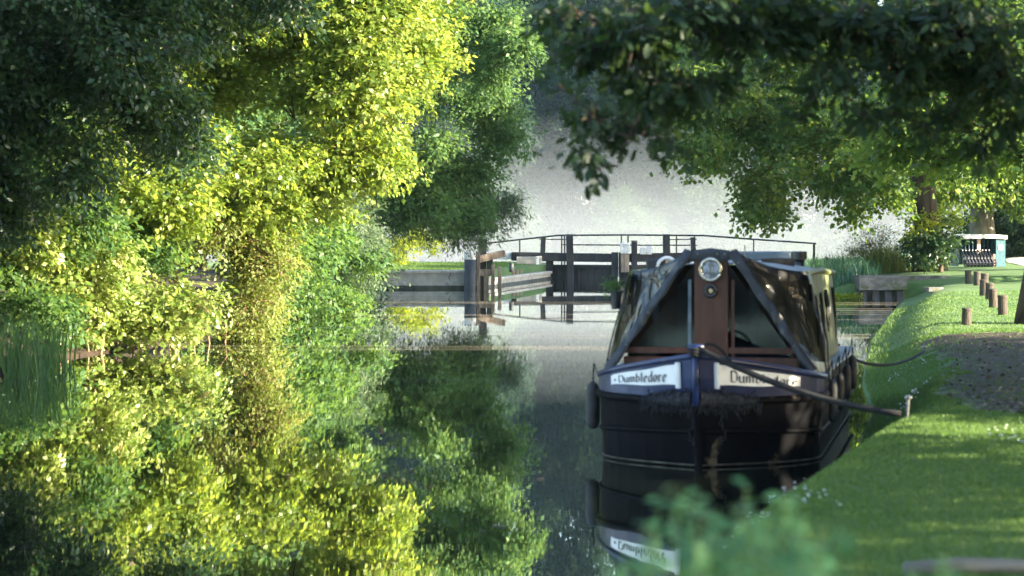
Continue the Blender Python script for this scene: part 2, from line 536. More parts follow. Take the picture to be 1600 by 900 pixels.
def leaf_object(name, mat, P, A, N, L, W, tint, tmpl, parent=None, origin=(0, 0, 0)):
    tv, tf = tmpl
    A = unit(A)
    B = unit(np.cross(N, A))
    C = np.cross(A, B)
    n = len(P)
    nv = len(tv)
    V = (P[:, None, :] + A[:, None, :] * (tv[None, :, 0:1] * L[:, None, None])
         + B[:, None, :] * (tv[None, :, 1:2] * W[:, None, None])
         + C[:, None, :] * (tv[None, :, 2:3] * W[:, None, None])).reshape(-1, 3) - np.array(origin)
    T = np.array(tf, int)
    Fi = (T[None, :, :] + (np.arange(n) * nv)[:, None, None]).reshape(-1)
    me = bpy.data.meshes.new(name)
    nf = n * len(tf)
    me.vertices.add(n * nv)
    me.vertices.foreach_set('co', V.astype(np.float32).ravel())
    me.loops.add(nf * 3)
    me.loops.foreach_set('vertex_index', Fi.astype(np.int32))
    me.polygons.add(nf)
    me.polygons.foreach_set('loop_start', np.arange(0, nf * 3, 3, dtype=np.int32))
    me.update(calc_edges=True)
    at_ = me.attributes.new('tint', 'FLOAT', 'POINT')
    at_.data.foreach_set('value', np.repeat(np.clip(tint, 0, 1), nv).astype(np.float32))
    me.materials.append(mat)
    ob = bpy.data.objects.new(name, me)
    COL.objects.link(ob)
    if parent:
        ob.parent = parent
    else:
        ob.location = origin
    return ob


def lobe(px, py, D, rxp, rzp, ry):
    c = at(px, py, D)
    return (c.x, c.y, c.z, rxp * D / F_PX, ry, rzp * D / F_PX)


def clusters_in(lobes, dens, gap=0.0, nscale=1.1, shell=2.4, zmin=0.08, seed=0):
    """cluster centres and outward directions; gaps follow a noise field"""
    out, outd, which = [], [], []
    for li, (cx, cy, cz, rx, ry, rz) in enumerate(lobes):
        area = (rx * rz + rx * ry + ry * rz) * 4.19
        n = int(area * dens)
        tries = 0
        k = 0
        while k < n and tries < n * 8:
            tries += 1
            d = rng.normal(size=3); d /= np.linalg.norm(d)
            u = rng.random() ** (1 / shell)
            wob = 1 + 0.30 * noise.noise(Vector((d[0] * 2.3 + li * 7.1 + seed, d[1] * 2.3, d[2] * 2.3)))
            p = np.array((cx + d[0] * rx * u * wob, cy + d[1] * ry * u * wob, cz + d[2] * rz * u * wob))
            if p[2] < zmin:
                continue
            if noise.noise(Vector(p / nscale) + Vector((seed * 3.7, 0, 0))) < -0.5 + gap:
                continue
            out.append(p); outd.append(d); which.append(li); k += 1
    return np.array(out), np.array(outd), np.array(which)


def spray_leaves(C, D, per, cr, leaf, aspect, droop, upw=0.7, spread=(1.0, 0.55, 0.22), tvar=0.35):
    nC = len(C)
    o = unit(D + np.array((0, 0, -droop)) + rng.normal(size=(nC, 3)) * 0.45)
    up = np.array((0, 0, 1.0))
    s = unit(np.cross(o, up) + 1e-6)
    w = np.cross(s, o)
    rep = np.repeat(np.arange(nC), per)
    n = len(rep)
    a = rng.uniform(-1, 1, n); b = rng.normal(size=n) * spread[1]; c = rng.normal(size=n) * spread[2]
    crs = cr * rng.uniform(0.65, 1.35, nC)[rep]
    P = C[rep] + (o[rep] * (a * spread[0])[:, None] + s[rep] * b[:, None] + w[rep] * c[:, None]) * crs[:, None]
    A = o[rep] * 0.7 + s[rep] * (np.sign(b) * 0.7)[:, None] + rng.normal(size=(n, 3)) * 0.45
    A[:, 2] -= droop * 0.5
    N = up * upw + D[rep] * 0.45 + rng.normal(size=(n, 3)) * 0.48
    L = leaf * rng.uniform(0.5, 1.4, n) * rng.uniform(0.8, 1.2, nC)[rep]
    ct = rng.normal(size=nC) * 0.16
    tint = 0.5 + ct[rep] + rng.normal(size=n) * tvar * 0.55
    return P, A, N, L, L * aspect, tint


def branch(mb, p0, p1, r0, r1, sag=0.1, n=6, seg=6, wob=0.12):
    p0 = Vector(p0); p1 = Vector(p1)
    d = p1 - p0
    pts, rad = [], []
    for i in range(seg + 1):
        t = i / seg
        p = p0.lerp(p1, t)
        amp = d.length * wob * math.sin(math.pi * t)
        p += Vector((random.gauss(0, 0.35), random.gauss(0, 0.35), random.gauss(0, 0.35))) * amp * 0.5
        p.z += math.sin(math.pi * t) * d.length * sag
        pts.append(p); rad.append(r0 + (r1 - r0) * t ** 0.8)
    mb.tube(pts, rad, n)
    return pts


def trunk_pts(base, top, r0, r1, mb, lean=0.3):
    base = Vector(base); top = Vector(top)
    pts, rad = [], []
    for i in range(9):
        t = i / 8
        p = base.lerp(top, t)
        p += Vector((math.sin(t * 5 + base.y), math.cos(t * 4 + base.x), 0)) * lean * 0.3 * math.sin(math.pi * t)
        fl = 1 + 0.55 * math.exp(-t * 18)
        pts.append(p); rad.append((r0 + (r1 - r0) * t) * fl)
    pts[0].z -= 0.25
    mb.tube(pts, rad, 12)
    return pts


def tree(name, label, cat, base, top, r0, lobes, leafmat, dens, per, cr, leaf, aspect=0.6, droop=0.35, gap=0.0,
         bark='bark', group=None, tmpl=RHOMB, twigs=0.35, shell=2.4, upw=0.7, zmin=0.1, nscale=1.1, spread=(1.0, 0.55, 0.22), limbs=True, tvar=0.35, reach=0.05, limbr=0.3, tpmin=1, sub=0):
    root = thing(name, base, label, cat, group)
    mb = MB()
    if sub:
        big = lobes
        lobes = []
        for (cx, cy, cz, rx, ry, rz) in big:
            for k in range(sub):
                d = rng.normal(size=3); d /= np.linalg.norm(d)
                f = rng.uniform(0.45, 0.85); q = rng.uniform(0.30, 0.55)
                lobes.append((cx + d[0] * rx * f, cy + d[1] * ry * f, cz + d[2] * rz * f, rx * q * 1.15, ry * q, rz * q * 0.85))
        dens = dens * 1.15
    tp = trunk_pts(base, top, r0, r0 * 0.35, mb)
    C, D, W = clusters_in(lobes, dens, gap, nscale, shell, zmin, seed=len(bpy.data.objects) * 0.37)
    # limbs fork from the trunk outwards: each lobe joins the nearest wood already grown
    wood = [(q, r0 * limbr * 1.6) for q in tp[tpmin:]]
    mid_t = tp[len(tp) // 2]
    order = sorted(range(len(lobes)), key=lambda a: (Vector(lobes[a][:3]) - mid_t).length)
    for li in order:
        c = Vector(lobes[li][:3])
        best, br = min(wood, key=lambda q: (q[0] - c).length + 1.2 * max(0, q[0].z - c.z - 0.6) + (0.5 if q[1] < 0.012 else 0))
        rr = max(0.009, br * 0.62)
        far = c + (c - best) * reach
        pts = branch(mb, best, far, rr, rr * 0.35, 0.05, 6, 7, 0.13)
        for a, q in enumerate(pts[2:]):
            wood.append((q, rr * (1 - 0.6 * (a + 2) / 7)))
        idx = np.where(W == li)[0]
        k = int(len(idx) * twigs)
        for i in rng.permutation(idx)[:k]:
            q = Vector(C[i])
            s = min(pts, key=lambda a: (a - q).length)
            branch(mb, s, q, max(0.013, cr * 0.05), 0.004, 0.05, 4, 3, 0.2)
    mb.build('trunk', M[bark], root, base, smooth=True)
    args = spray_leaves(C, D, per, cr, leaf, aspect, droop, upw, spread, tvar)
    P, A, N, L, Wd, T = args
    if leaf < 0.4:
        keep = P[:, 2] > 0.03
        P, A, N, L, Wd, T = P[keep], A[keep], N[keep], L[keep], Wd[keep], T[keep]
    leaf_object('crown', M[leafmat], P, A, N, L, Wd, T, tmpl, root, base)
    return root


# ------------------------------------------------------------------ terrain
EL = [(-60, -9), (0, -8.2), (20, -7.6), (33, -7.2), (40, -7.0), (44, -6.2), (50, -5.6), (60, -5.4), (70, -5.2), (83.3, -4.7), (83.6, -1.15), (98.5, 1.36), (104, 1.36), (104.3, -40), (400, -40)]
ER = [(-60, -2.6), (0, -1.0), (10, 0.25), (15.3, 1.0), (18, 1.75), (20.5, 2.44), (22.5, 3.05), (24, 3.25), (28, 3.95), (33.6, 4.6), (45, 6.3), (56, 8.2), (65, 9.8), (71.3, 10.95), (71.6, 8.3), (78, 7.4), (90, 7.0), (97, 6.75), (104, 6.75), (104.3, 14), (128, 15), (129, 60), (400, 60)]


def interp(tab, y):
    for (y0, x0), (y1, x1) in zip(tab, tab[1:]):
        if y0 <= y <= y1:
            return x0 + (x1 - x0) * (y - y0) / (y1 - y0)
    return tab[-1][1]


def sm(a, b, x):
    t = min(1, max(0, (x - a) / (b - a)))
    return t * t * (3 - 2 * t)


def far_z(x, y):
    """meadow beyond the lower river"""
    return -1.9 + 0.6 * sm(140, 175, y) + 3.0 * sm(190, 420, y)


def land_z(x, y):
    if y > 83.4 and x < interp(EL, y) + 3 and x < 3:
        return 0.55 + 0.05 * noise.noise(Vector((x * 0.3, y * 0.3, 0)))
    if x < 0 and x < interp(EL, y):
        d = interp(EL, y) - x
        return 0.02 + 0.5 * sm(0, 1.6, d) + 0.02 * min(d, 30)
    d = x - interp(ER, y)
    near = sm(31, 25, y)
    h = 0.03 + (0.40 + 0.07 * near) * sm(0, 1.3 - 0.55 * near, d) + 0.012 * min(max(d, 0), 25)
    if y < 14:
        h += 0.05 * sm(14, 6, y)
    h += 0.03 * noise.noise(Vector((x * 0.35, y * 0.22, 3.0)))
    h += 0.22 * sm(45, 85, y) * sm(2.0, 6, d)
    return h


def terrain():
    ys = list(np.concatenate([np.arange(-60, 4, 8), np.arange(4, 45, 0.5), np.arange(45, 71.1, 1.0), [71.3, 71.6], np.arange(72, 83, 1.0), [83, 83.3, 83.6, 84], np.arange(85, 104, 1.0), [104, 104.3, 105, 108, 112, 118, 124, 128, 129, 132, 140, 150, 165, 180, 200, 230, 270, 330, 400]]))
    offL = [240, 120, 60, 35, 22, 14, 9, 6, 4, 2.6, 1.8, 1.2, 0.8, 0.5, 0.25, 0.0]
    offR = [0.0, 0.12, 0.25, 0.4, 0.6, 0.85, 1.15, 1.5, 1.9, 2.4, 3, 3.7, 4.5, 5.5, 6.7, 8, 10, 12.5, 16, 22, 32, 50, 90, 160, 240]
    grid, dirt = [], []
    for y in ys:
        el, er = interp(EL, y), interp(ER, y)
        row = []
        for o in offL:
            x = el - o
            z = land_z(x, y) if y <= 104 else far_z(x, y)
            row.append((x, y, z))
        bed = -1.5 if y <= 104 else far_z(0, y)
        for f in (0.003, 0.3, 0.7, 0.997):
            row.append((el + (er - el) * f, y, bed))
        for o in offR:
            x = er + o
            z = land_z(x, y) if y <= 128 else far_z(x, y)
            row.append((x, y, z))
        grid.append(row)
        for x, yy, z in row:
            ln = interp([(-60, 30), (19.0, 30), (20.2, 4.3), (22, 3.75), (24.4, 4.0), (31, 5.1), (38.6, 5.9), (40, 30), (400, 30)], yy)
            d = sm(-0.5, 0.9, x - ln) * 1.0
            if x < el + 0.1 and yy < 83.4:
                d = 0.9
            if 0 <= x - er < 0.3 and 70 > yy:
                d = max(d, 0.25)
            if yy > 104 and x < 13:
                d = 0.0
            if z < -0.2:
                d = 1.0
            dirt.append(d)
    mb = MB().sheet(grid)
    o = mb.build('ground', M['ground'], smooth=True)
    a = o.data.attributes.new('dirt', 'FLOAT', 'POINT')
    a.data.foreach_set('value', np.array(dirt, np.float32))
    tag(o, kind='structure')


terrain()
wb = MB()
wb.sheet([[(-60, -60, 0), (60, -60, 0)], [(-60, 104, 0), (60, 104, 0)]])
tag(wb.build('water', M['water']), kind='structure')
rv = MB()
rv.sheet([[(-200, 104.6, -1.6), (200, 104.6, -1.6)], [(-200, 150, -1.6), (200, 150, -1.6)]])
tag(rv.build('river', M['water']), kind='structure')
# gravel path by the shelter
pg = MB()
rows = []
for i in range(30):
    t = i / 29
    y = 58 + 40 * t
    xc = 13.2 + 6.6 * t + 0.5 * math.sin(t * 6)
    rows.append([(xc + dx, y, land_z(xc + dx, y) + 0.012 + (0.02 if abs(dx) < 0.5 else 0)) for dx in (-0.6, -0.2, 0.2, 0.6, 2.5)])
pg.sheet(rows)
tag(pg.build('path', M['gravel'], smooth=True), kind='structure')

# ------------------------------------------------------------------ lock
GY = 98.6      # gate line


def quay():
    mb = MB()
    # main block with a chamfer, slight wobble of the face
    mb.box((-3.1, 83.7, -0.25), (4.1, 0.9, 1.52))
    root = thing('quay_wall', (-3.1, 83.6, 0), 'long pale concrete quay wall left of the grey bollard with a crack', 'wall')
    mb.build('wall', M['concrete'], root, (-3.1, 83.6, 0))
    c = MB().box((-3.1, 83.68, 0.545), (4.16, 0.98, 0.09))
    c.build('coping', M['coping'], root, (-3.1, 83.6, 0))
    MB().box((-3.1, 83.69, -0.4), (4.12, 0.9, 1.0)).build('wet_band', M['wet'], root, (-3.1, 83.6, 0))
    k = MB().tube([(-2.05, 83.244, 0.58), (-2.0, 83.244, 0.45), (-2.06, 83.244, 0.36), (-2.0, 83.244, 0.22)], [0.018, 0.014, 0.014, 0.004], 5)
    k.build('crack', M['letter'], root, (-3.1, 83.6, 0))
    # wing wall flaring from the fender to the gate
    w = thing('wing_wall', (0.1, 91, 0), 'low concrete wing wall running from the timber fender to the lock gate', 'wall')
    p0, p1 = Vector((-0.78, 84.2, 0)), Vector((1.55, 98.5, 0))
    d = (p1 - p0); rz = math.atan2(d.y, d.x); mid = (p0 + p1) / 2
    n = Vector((-d.y, d.x, 0)).normalized()
    MB().box(mid + n * 0.27 + Vector((0, 0, -0.33)), (d.length, 0.5, 1.1), rz).build('wall', M['concrete'], w, (0.1, 91, 0))
    MB().box(mid + n * 0.22 + Vector((0, 0, 0.25)), (d.length + 0.04, 0.52, 0.10), rz).build('coping', M['concrete'], w, (0.1, 91, 0))
    # right wing wall, mostly behind the boat
    MB().box(mid + n * 0.245 + Vector((0, 0, -0.2)), (d.length + 0.02, 0.5, 0.56), rz).build('wet_band', M['wet'], w, (0.1, 91, 0))
    w2 = thing('wing_wall', (7.0, 92, 0), 'concrete wing wall behind the boat on the right of the lock', 'wall')
    MB().box((7.05, 91, -0.3), (0.5, 14, 1.3)).build('wall', M['concrete'], w2, (7, 92, 0))
    MB().box((7.03, 91, 0.40), (0.52, 14.04, 0.10)).build('coping', M['coping'], w2, (7, 92, 0))
    # lock-side kerb with white band
    e = thing('lock_coping', (0.9, 98, 0.5), 'grey raised lock kerb with one white painted band beside the balance beam', 'kerb')
    MB().box((0.55, 97.9, 0.70), (0.75, 0.5, 0.30)).box((1.08, 98.0, 0.72), (0.12, 0.5, 0.32)).build('kerb', M['concrete'], e, (0.9, 98, 0.5))
    MB().box((0.965, 97.9, 0.705), (0.11, 0.515, 0.312)).build('white_band', M['white_paint'], e, (0.9, 98, 0.5))
    # chamber walls downstream
    cw = thing('chamber_wall', (1.1, 101.5, 0), 'concrete lock chamber wall beyond the left gate', 'wall')
    MB().box((1.1, 101.6, -0.75), (0.5, 5.0, 2.56)).build('wall', M['concrete'], cw, (1.1, 101.5, 0))
    cw = thing('chamber_wall', (7.0, 101.5, 0), 'concrete lock chamber wall beyond the right gate', 'wall')
    MB().box((7.0, 101.6, -0.75), (0.5, 5.0, 2.56)).build('wall', M['concrete'], cw, (7, 101.5, 0))


quay()


def bollard_big():
    c = Vector((-1.36, 82.95, 0))
    r = thing('mooring_bollard', c, 'tall grey mooring bollard with a white top standing in the water', 'bollard')
    MB().lathe([(0.19, -1.2), (0.19, 0.97)], c, 20).build('post', M['grey_bollard'], r, c, True)
    MB().lathe([(0.194, 0.955), (0.194, 1.17), (0.17, 1.205)], c, 20).build('white_top', M['white_paint'], r, c)


bollard_big()


def fender():
    b = Vector((-0.85, 83.9, 0))
    r = thing('timber_fender', b, 'weathered timber fender frame with upright posts at the quay corner', 'fender')
    for x, y, h, w in ((-1.09, 83.2, 1.18, 0.11), (-0.62, 83.2, 0.78, 0.12), (-0.40, 83.5, 0.72, 0.12), (-1.0, 84.3, 1.2, 0.13)):
        MB().box((x, y, h / 2 - 0.4), (w, w, h + 0.8)).build('post', M['old_timber'], r, b)
    MB().box((-0.84, 83.3, 0.52), (0.46, 0.12, 0.22)).build('rail', M['old_timber'], r, b)
    MB().box((-0.84, 83.3, 0.17), (0.16, 0.14, 0.5)).build('board', M['old_timber'], r, b)
    MB().box((-0.68, 83.7, 1.04), (0.95, 0.22, 0.22), R(22), R(-12)).build('top_beam', M['old_timber'], r, b)
    MB().box((-0.98, 83.95, 0.78), (0.26, 0.26, 1.65), 0, R(3)).build('dark_post', M['gate_wood'], r, b)
    MB().box((-0.73, 83.8, 0.75), (0.2, 0.2, 0.65)).build('dark_post', M['gate_wood'], r, b)
    MB().box((-1.22, 83.8, 0.86), (0.18, 0.2, 0.7)).build('dark_post', M['grey_bollard'], r, b)
    for x, y in ((-0.02, 85.6),):
        o = MB().lathe([(0.08, 0.5), (0.08, 0.78), (0.06, 0.8)], (x, y, 0), 12).build('mooring_stump', M['grey_bollard'], None, (x, y, 0.5), True)
        tag(o, 'small grey mooring stump on the grass right of the timber fender', 'stump')
    # timbers against the wing wall
    for k, (x, y) in enumerate(((0.02, 90.4), (0.16, 91.3), (0.28, 92.3))):
        o = MB().box((x + 0.02, y, 0.1), (0.12, 0.14, 0.75)).build('fender_pile', M['old_timber'], None, (x, y, 0))
        tag(o, ['pale timber pile on the wing wall nearest the timber fender', 'middle one of three pale timber piles on the wing wall', 'pale timber pile on the wing wall nearest the lock gate'][k], 'pile', 'timber piles on the wing wall')


fender()


def gate_leaf(side):
    """side -1 left leaf, +1 right leaf about x=4.07"""
    cx = 4.07
    mir = lambda x: cx + side * (x - cx) * -1 if side > 0 else x
    X = (lambda x: x) if side < 0 else (lambda x: 2 * cx - x)
    b = (X(1.6), GY, 0)
    lab = 'left black timber lock gate with its balance beam ending in white paint' if side < 0 else 'right black timber lock gate half hidden by the moored boat'
    r = thing('lock_gate', b, lab, 'lock gate', 'pair of lock gates')
    rz = math.atan2(-0.75, 2.68) * (1 if side < 0 else -1)
    mid = (X(2.72), GY - 0.35, 0)
    pl = MB()
    for i in range(9):
        t = (i + 0.5) / 9
        pl.box((X(1.42 + 2.62 * t), GY - 0.75 * t, -0.45), (0.285, 0.14, 1.86 + 0.02 * (i % 3)), rz)
    pl.build('planking', M['gate_plank'], r, b)
    MB().box((X(2.72), GY - 0.47, 0.47), (2.7, 0.10, 0.14), rz).build('top_rail', M['gate_wood'], r, b)
    # balance beam
    bm = MB()
    bm.box((X(2.0), GY - 0.48, 0.83), (4.05, 0.34, 0.33), rz * 0.35, R(0.8) * (1 if side < 0 else -1))
    bm.build('balance_beam', M['gate_wood'], r, b)
    MB().box((X(-0.29), GY - 0.07, 0.885), (0.55, 0.30, 0.29), rz * 0.35).build('white_beam_end', M['white_paint'], r, b)
    MB().box((X(2.22), GY - 0.62, 0.72), (0.27, 0.24, 1.92), 0, R(-1.2)).build('heel_post', M['gate_wood'], r, b)
    MB().box((X(2.22), GY - 0.62, 1.70), (0.28, 0.25, 0.035)).build('post_cap', M['steel'], r, b)
    MB().box((X(1.19), GY - 0.35, 1.28), (0.19, 0.17, 0.62), 0, R(3) * side * -1).build('gear_post', M['gate_wood'], r, b)
    MB().tube([(X(1.05), GY - 0.3, 1.52), (X(2.2), GY - 0.5, 1.50)], 0.022, 6).build('gear_rod', M['black_iron'], r, b)
    MB().box((X(3.93), GY - 0.85, 0.55), (0.26, 0.26, 0.95)).build('mitre_post', M['gate_wood'], r, b)
    MB().box((X(1.45), GY - 0.2, 0.35), (0.28, 0.28, 0.75)).build('hinge_post', M['gate_wood'], r, b)
    return r


gate_leaf(-1)
gate_leaf(1)


def gear():
    b = (4.3, GY - 1.1, 0.3)
    r = thing('paddle_gear', b, 'white topped paddle gear post standing where the lock gates meet', 'lock gear')
    MB().box((4.3, GY - 1.1, 0.62), (0.32, 0.22, 0.72)).build('post', M['old_timber'], r, b)
    w = MB().box((4.3, GY - 1.1, 1.16), (0.34, 0.24, 0.36))
    for i in range(3):
        w.box((4.18 + 0.12 * i, GY - 1.235, 1.16), (0.06, 0.03, 0.38))
    w.lathe([(0.17, 0), (0.15, 0.05), (0.05, 0.07)], (4.3, GY - 1.1, 1.33), 14)
    w.build('white_top', M['white_paint'], r, b)
    b = (4.66, GY - 1.0, 0.3)
    o = MB().box((4.66, GY - 1.0, 0.85), (0.22, 0.2, 1.15)).box((4.66, GY - 1.0, 1.45), (0.24, 0.22, 0.04)).build('gate_post', M['gate_wood'], None, b)
    tag(o, 'square black post beside the white topped paddle gear', 'post')
    o = MB().box((5.1, GY - 0.7, 1.07), (0.42, 0.25, 0.26)).box((5.28, GY - 0.7, 1.1), (0.14, 0.26, 0.33)).build('gear_box', M['white_paint'], None, (5.1, GY - 0.7, 0.95))
    tag(o, 'cream gear box on the right balance beam above the boat', 'gear box')


gear()


def railing():
    b = (4, GY + 0.3, 0.5)
    Yr = GY + 0.25
    r = thing('footbridge_railing', b, 'long thin black handrail crossing above both lock gates', 'railing')
    MB().tube([(-1.42, Yr, 1.31), (1.78, Yr, 1.66), (4.2, Yr, 1.68), (7.4, Yr, 1.655), (9.2, Yr, 1.52), (11.75, Yr, 1.345)], 0.034, 8).build('top_rail', M['black_iron'], r, b)
    MB().tube([(1.95, Yr, 1.30), (4.5, Yr, 1.285), (7.15, Yr, 1.28)], 0.026, 8).build('middle_rail', M['black_iron'], r, b)
    for x, z0, z1 in ((-1.27, 0.55, 1.33), (0.30, 0.55, 1.50), (1.92, 0.4, 1.66), (2.03, 0.4, 1.66), (4.22, 0.4, 1.68), (4.48, 0.4, 1.68), (6.35, 0.4, 1.66), (7.05, 0.4, 1.66), (9.33, 0.4, 1.51)):
        MB().tube([(x, Yr, z0), (x, Yr, z1)], 0.03, 8).build('stanchion', M['black_iron'], r, b)
    MB().box((11.66, Yr, 0.95), (0.09, 0.09, 0.8)).build('stanchion', M['black_iron'], r, b)
    MB().box((4.1, Yr + 0.1, 0.42), (5.4, 0.55, 0.07)).build('walkway', M['gate_plank'], r, b)
    # dark plate of the gear beyond, seen just above the boat canopy
    o = MB().box((7.55, Yr - 1.2, 0.86), (2.0, 0.3, 0.1)).build('spare_plank', M['old_timber'], None, (7.55, Yr - 1.2, 0.8))
    COL.objects.unlink(o)


railing()


def abutment():
    b = (10.2, 71.2, 0)
    r = thing('concrete_landing', b, 'mossy concrete landing block over dark piles at the water edge right of reeds', 'landing')
    MB().box((10.25, 71.35, 0.47), (1.32, 1.3, 0.40)).build('slab', M['old_concrete'], r, b)
    MB().box((10.25, 71.55, -0.15), (1.26, 0.9, 0.82)).build('backing', M['old_concrete'], r, b)
    for i in range(4):
        MB().box((9.74 + 0.34 * i, 70.98, -0.1), (0.2, 0.16, 0.74)).build('pile', M['gate_plank'], r, b)
    MB().box((11.6, 72.6, 0.5), (1.5, 0.5, 0.28)).build('wall_stub', M['old_concrete'], r, b)
    o = MB().box((10.95, 66.5, 0.40), (0.45, 0.3, 0.12), R(20)).build('stone', M['old_concrete'], None, (10.95, 66.5, 0.3))
    tag(o, 'flat pale stone on the grass bank in front of the concrete landing', 'stone')
    p0, p1 = at(1289, 402, 96), at(1309, 414, 96)
    o = MB().tube([p0, (p0 + p1) / 2, p1 + (p1 - p0) * 0.3], [0.05, 0.055, 0.06], 8).build('leaning_pole', M['twig'], None, p1)
    tag(o, 'short dark pole leaning out of the reeds against the mist', 'pole')


abutment()


# ------------------------------------------------------------------ boat
BOAT = Vector((1.804, 23.1, 0))
HEAD = math.atan(0.180)
boat = thing('narrowboat', BOAT, 'narrowboat with blue bow, black canvas cover and white name scrolls moored by the bank', 'boat', rz=-HEAD)
boat.scale = (0.975, 1, 1)


def zg(t):
    return 0.735 + 0.245 * (1 - t) ** 1.5


def bowS(side, t, z, off=0.0):
    """point on the bow side: t 0 at stem, 1 at shoulder"""
    def P(t_, z_):
        k = 0.965 + 0.035 * min(1, max(0, z_ / 0.6))
        Lb = 1.10 + 0.25 * min(1, max(0, z_ / 0.9))
        return Vector((side * 1.04 * (1 - (1 - t_) ** 2.1) * k, -Lb * (1 - t_), z_))
    p = P(t, z)
    if off:
        du = P(min(1, t + 0.01), z) - P(max(0, t - 0.01), z)
        dv = P(t, z + 0.01) - P(t, z - 0.01)
        n = du.cross(dv).normalized()
        if n.x * side < 0:
            n = -n
        p = p + n * off
    return p


def build_hull():
    ts = [0, 0.04, 0.1, 0.18, 0.28, 0.4, 0.52, 0.64, 0.76, 0.88, 1.0]
    BAND = 0.585
    lo = [-0.5, -0.2, 0.0, 0.2, 0.4, BAND]
    hull = MB()
    for side in (-1, 1):
        rows = []
        for t in ts:
            rows.append([bowS(side, t, z) for z in lo])
        for y in (1.0, 2.0, 3.0, 4.0, 5.0, 5.9, 6.4):
            w = 1.04 if y < 5.5 else (1.0 if y < 6 else 0.85)
            rows.append([Vector((side * w * (0.965 + 0.035 * min(1, max(0, z / 0.6))), y, z)) for z in lo])
        hull.sheet(rows)
        # side above the band aft of the shoulder
        hull.sheet([[Vector((side * 1.04, y, z)) for z in (BAND, 0.73)] for y in (0.0, 2.0, 4.0, 5.5)])
    hull.sheet([[Vector((s * 0.85, 6.4, z)) for s in (-1, 1)] for z in (-0.5, 0.0, 0.73)])
    hull.build('hull', M['hull'], boat, smooth=False)
    band = MB()
    for side in (-1, 1):
        band.sheet([[bowS(side, t, BAND + (zg(t) - BAND) * f) for f in (0, 0.5, 1)] for t in ts])
    band.build('bow_panel', M['blue'], boat)
    deck = MB()
    deck.sheet([[bowS(s, t, zg(t) - 0.02) * 1.0 for s in (-1, 1)] for t in ts])
    deck.sheet([[Vector((-1.0, 0, 0.71)), Vector((1.0, 0, 0.71))], [Vector((-1.0, 6.3, 0.71)), Vector((1.0, 6.3, 0.71))]])
    deck.build('deck', M['roof_paint'], boat)
    for side in (-1, 1):
        MB().tube([bowS(side, t, zg(t), 0.0) for t in ts] + [(side * 1.04, y, 0.735 - 0.03 * (y > 3)) for y in (2, 4, 5.6)], 0.026, 8).build('gunwale', M['blue'], boat, smooth=True)
        MB().tube([bowS(side, t, BAND - 0.01, 0.012) for t in ts] + [(side * 1.05, y, 0.59) for y in (2, 4, 5.6)], 0.034, 8).build('rubbing_strake', M['hull'], boat, smooth=True)
        MB().tube([bowS(side, t, 0.26 + 0.06 * (1 - t), 0.006) for t in ts] + [(side * 1.03, y, 0.25) for y in (2, 4, 5.6)], 0.022, 8).build('rubbing_strake', M['hull'], boat, smooth=True)
    for side in (-1, 1):
        MB().tube([bowS(side, t, 0.02, 0.003) for t in ts] + [(side * 1.008, y, 0.02) for y in (2, 4, 5.6)], 0.014, 6, flat=0.6).build('scum_line', M['scum'], boat, smooth=True)
    MB().tube([bowS(1, 0, z) + Vector((0, -0.01, 0)) for z in (-0.4, 0, 0.3, 0.6, 0.98)], 0.035, 10).build('stem_post', M['hull'], boat, smooth=True)
    ts_ = MB().tube([(0, -1.36, 0.55), (0, -1.37, 1.06)], 0.03, 10)
    ts_.tube([(-0.07, -1.36, 1.05), (0.07, -1.36, 1.05)], 0.028, 10)
    ts_.build('mooring_stud', M['blue'], boat, smooth=True)


build_hull()

# lettering: broad-nib strokes, x advance per letter
GLY = {
    'D': (0.62, [[(0.06, 1.0), (0.08, 0.05)], [(0.0, 0.97), (0.38, 0.95), (0.54, 0.78), (0.54, 0.22), (0.40, 0.04), (0.04, 0.03)]]),
    'u': (0.52, [[(0.05, 0.62), (0.07, 0.08), (0.22, 0.0), (0.38, 0.12)], [(0.40, 0.64), (0.40, 0.06), (0.47, 0.0)]]),
    'm': (0.74, [[(0.05, 0.62), (0.06, 0.0)], [(0.08, 0.52), (0.24, 0.64), (0.32, 0.52), (0.32, 0.0)], [(0.34, 0.52), (0.50, 0.64), (0.59, 0.52), (0.60, 0.02)]]),
    'b': (0.50, [[(0.07, 1.0), (0.07, 0.06)], [(0.09, 0.52), (0.26, 0.62), (0.39, 0.46), (0.38, 0.14), (0.22, 0.0), (0.07, 0.05)]]),
    'l': (0.24, [[(0.08, 1.02), (0.09, 0.08), (0.15, 0.0)]]),
    'e': (0.46, [[(0.08, 0.33), (0.36, 0.40), (0.34, 0.56), (0.22, 0.64), (0.08, 0.50), (0.07, 0.14), (0.20, 0.0), (0.37, 0.10)]]),
    'd': (0.52, [[(0.40, 1.0), (0.40, 0.05), (0.46, 0.0)], [(0.39, 0.54), (0.22, 0.64), (0.07, 0.48), (0.07, 0.16), (0.20, 0.0), (0.38, 0.1)]]),
    'o': (0.48, [[(0.22, 0.64), (0.07, 0.48), (0.07, 0.16), (0.22, 0.0), (0.38, 0.16), (0.38, 0.48), (0.22, 0.64)]]),
    'r': (0.40, [[(0.07, 0.64), (0.08, 0.0)], [(0.09, 0.50), (0.22, 0.62), (0.35, 0.54)]]),
    '*': (0.40, [[(0.16, 0.58), (0.16, 0.22)], [(0.04, 0.40), (0.28, 0.40)], [(0.08, 0.50), (0.24, 0.30)]]),
    '1': (0.42, [[(0.04, 0.78), (0.20, 1.0), (0.20, 0.0)], [(0.06, 0.0), (0.34, 0.0)]]),
}


def text_strokes(word):
    x = 0
    out = []
    for ch in word:
        if ch == ' ':
            x += 0.12; continue
        w, st = GLY[ch]
        for s in st:
            out.append([(x + a, b) for a, b in s])
        x += w + 0.07
    return out, x


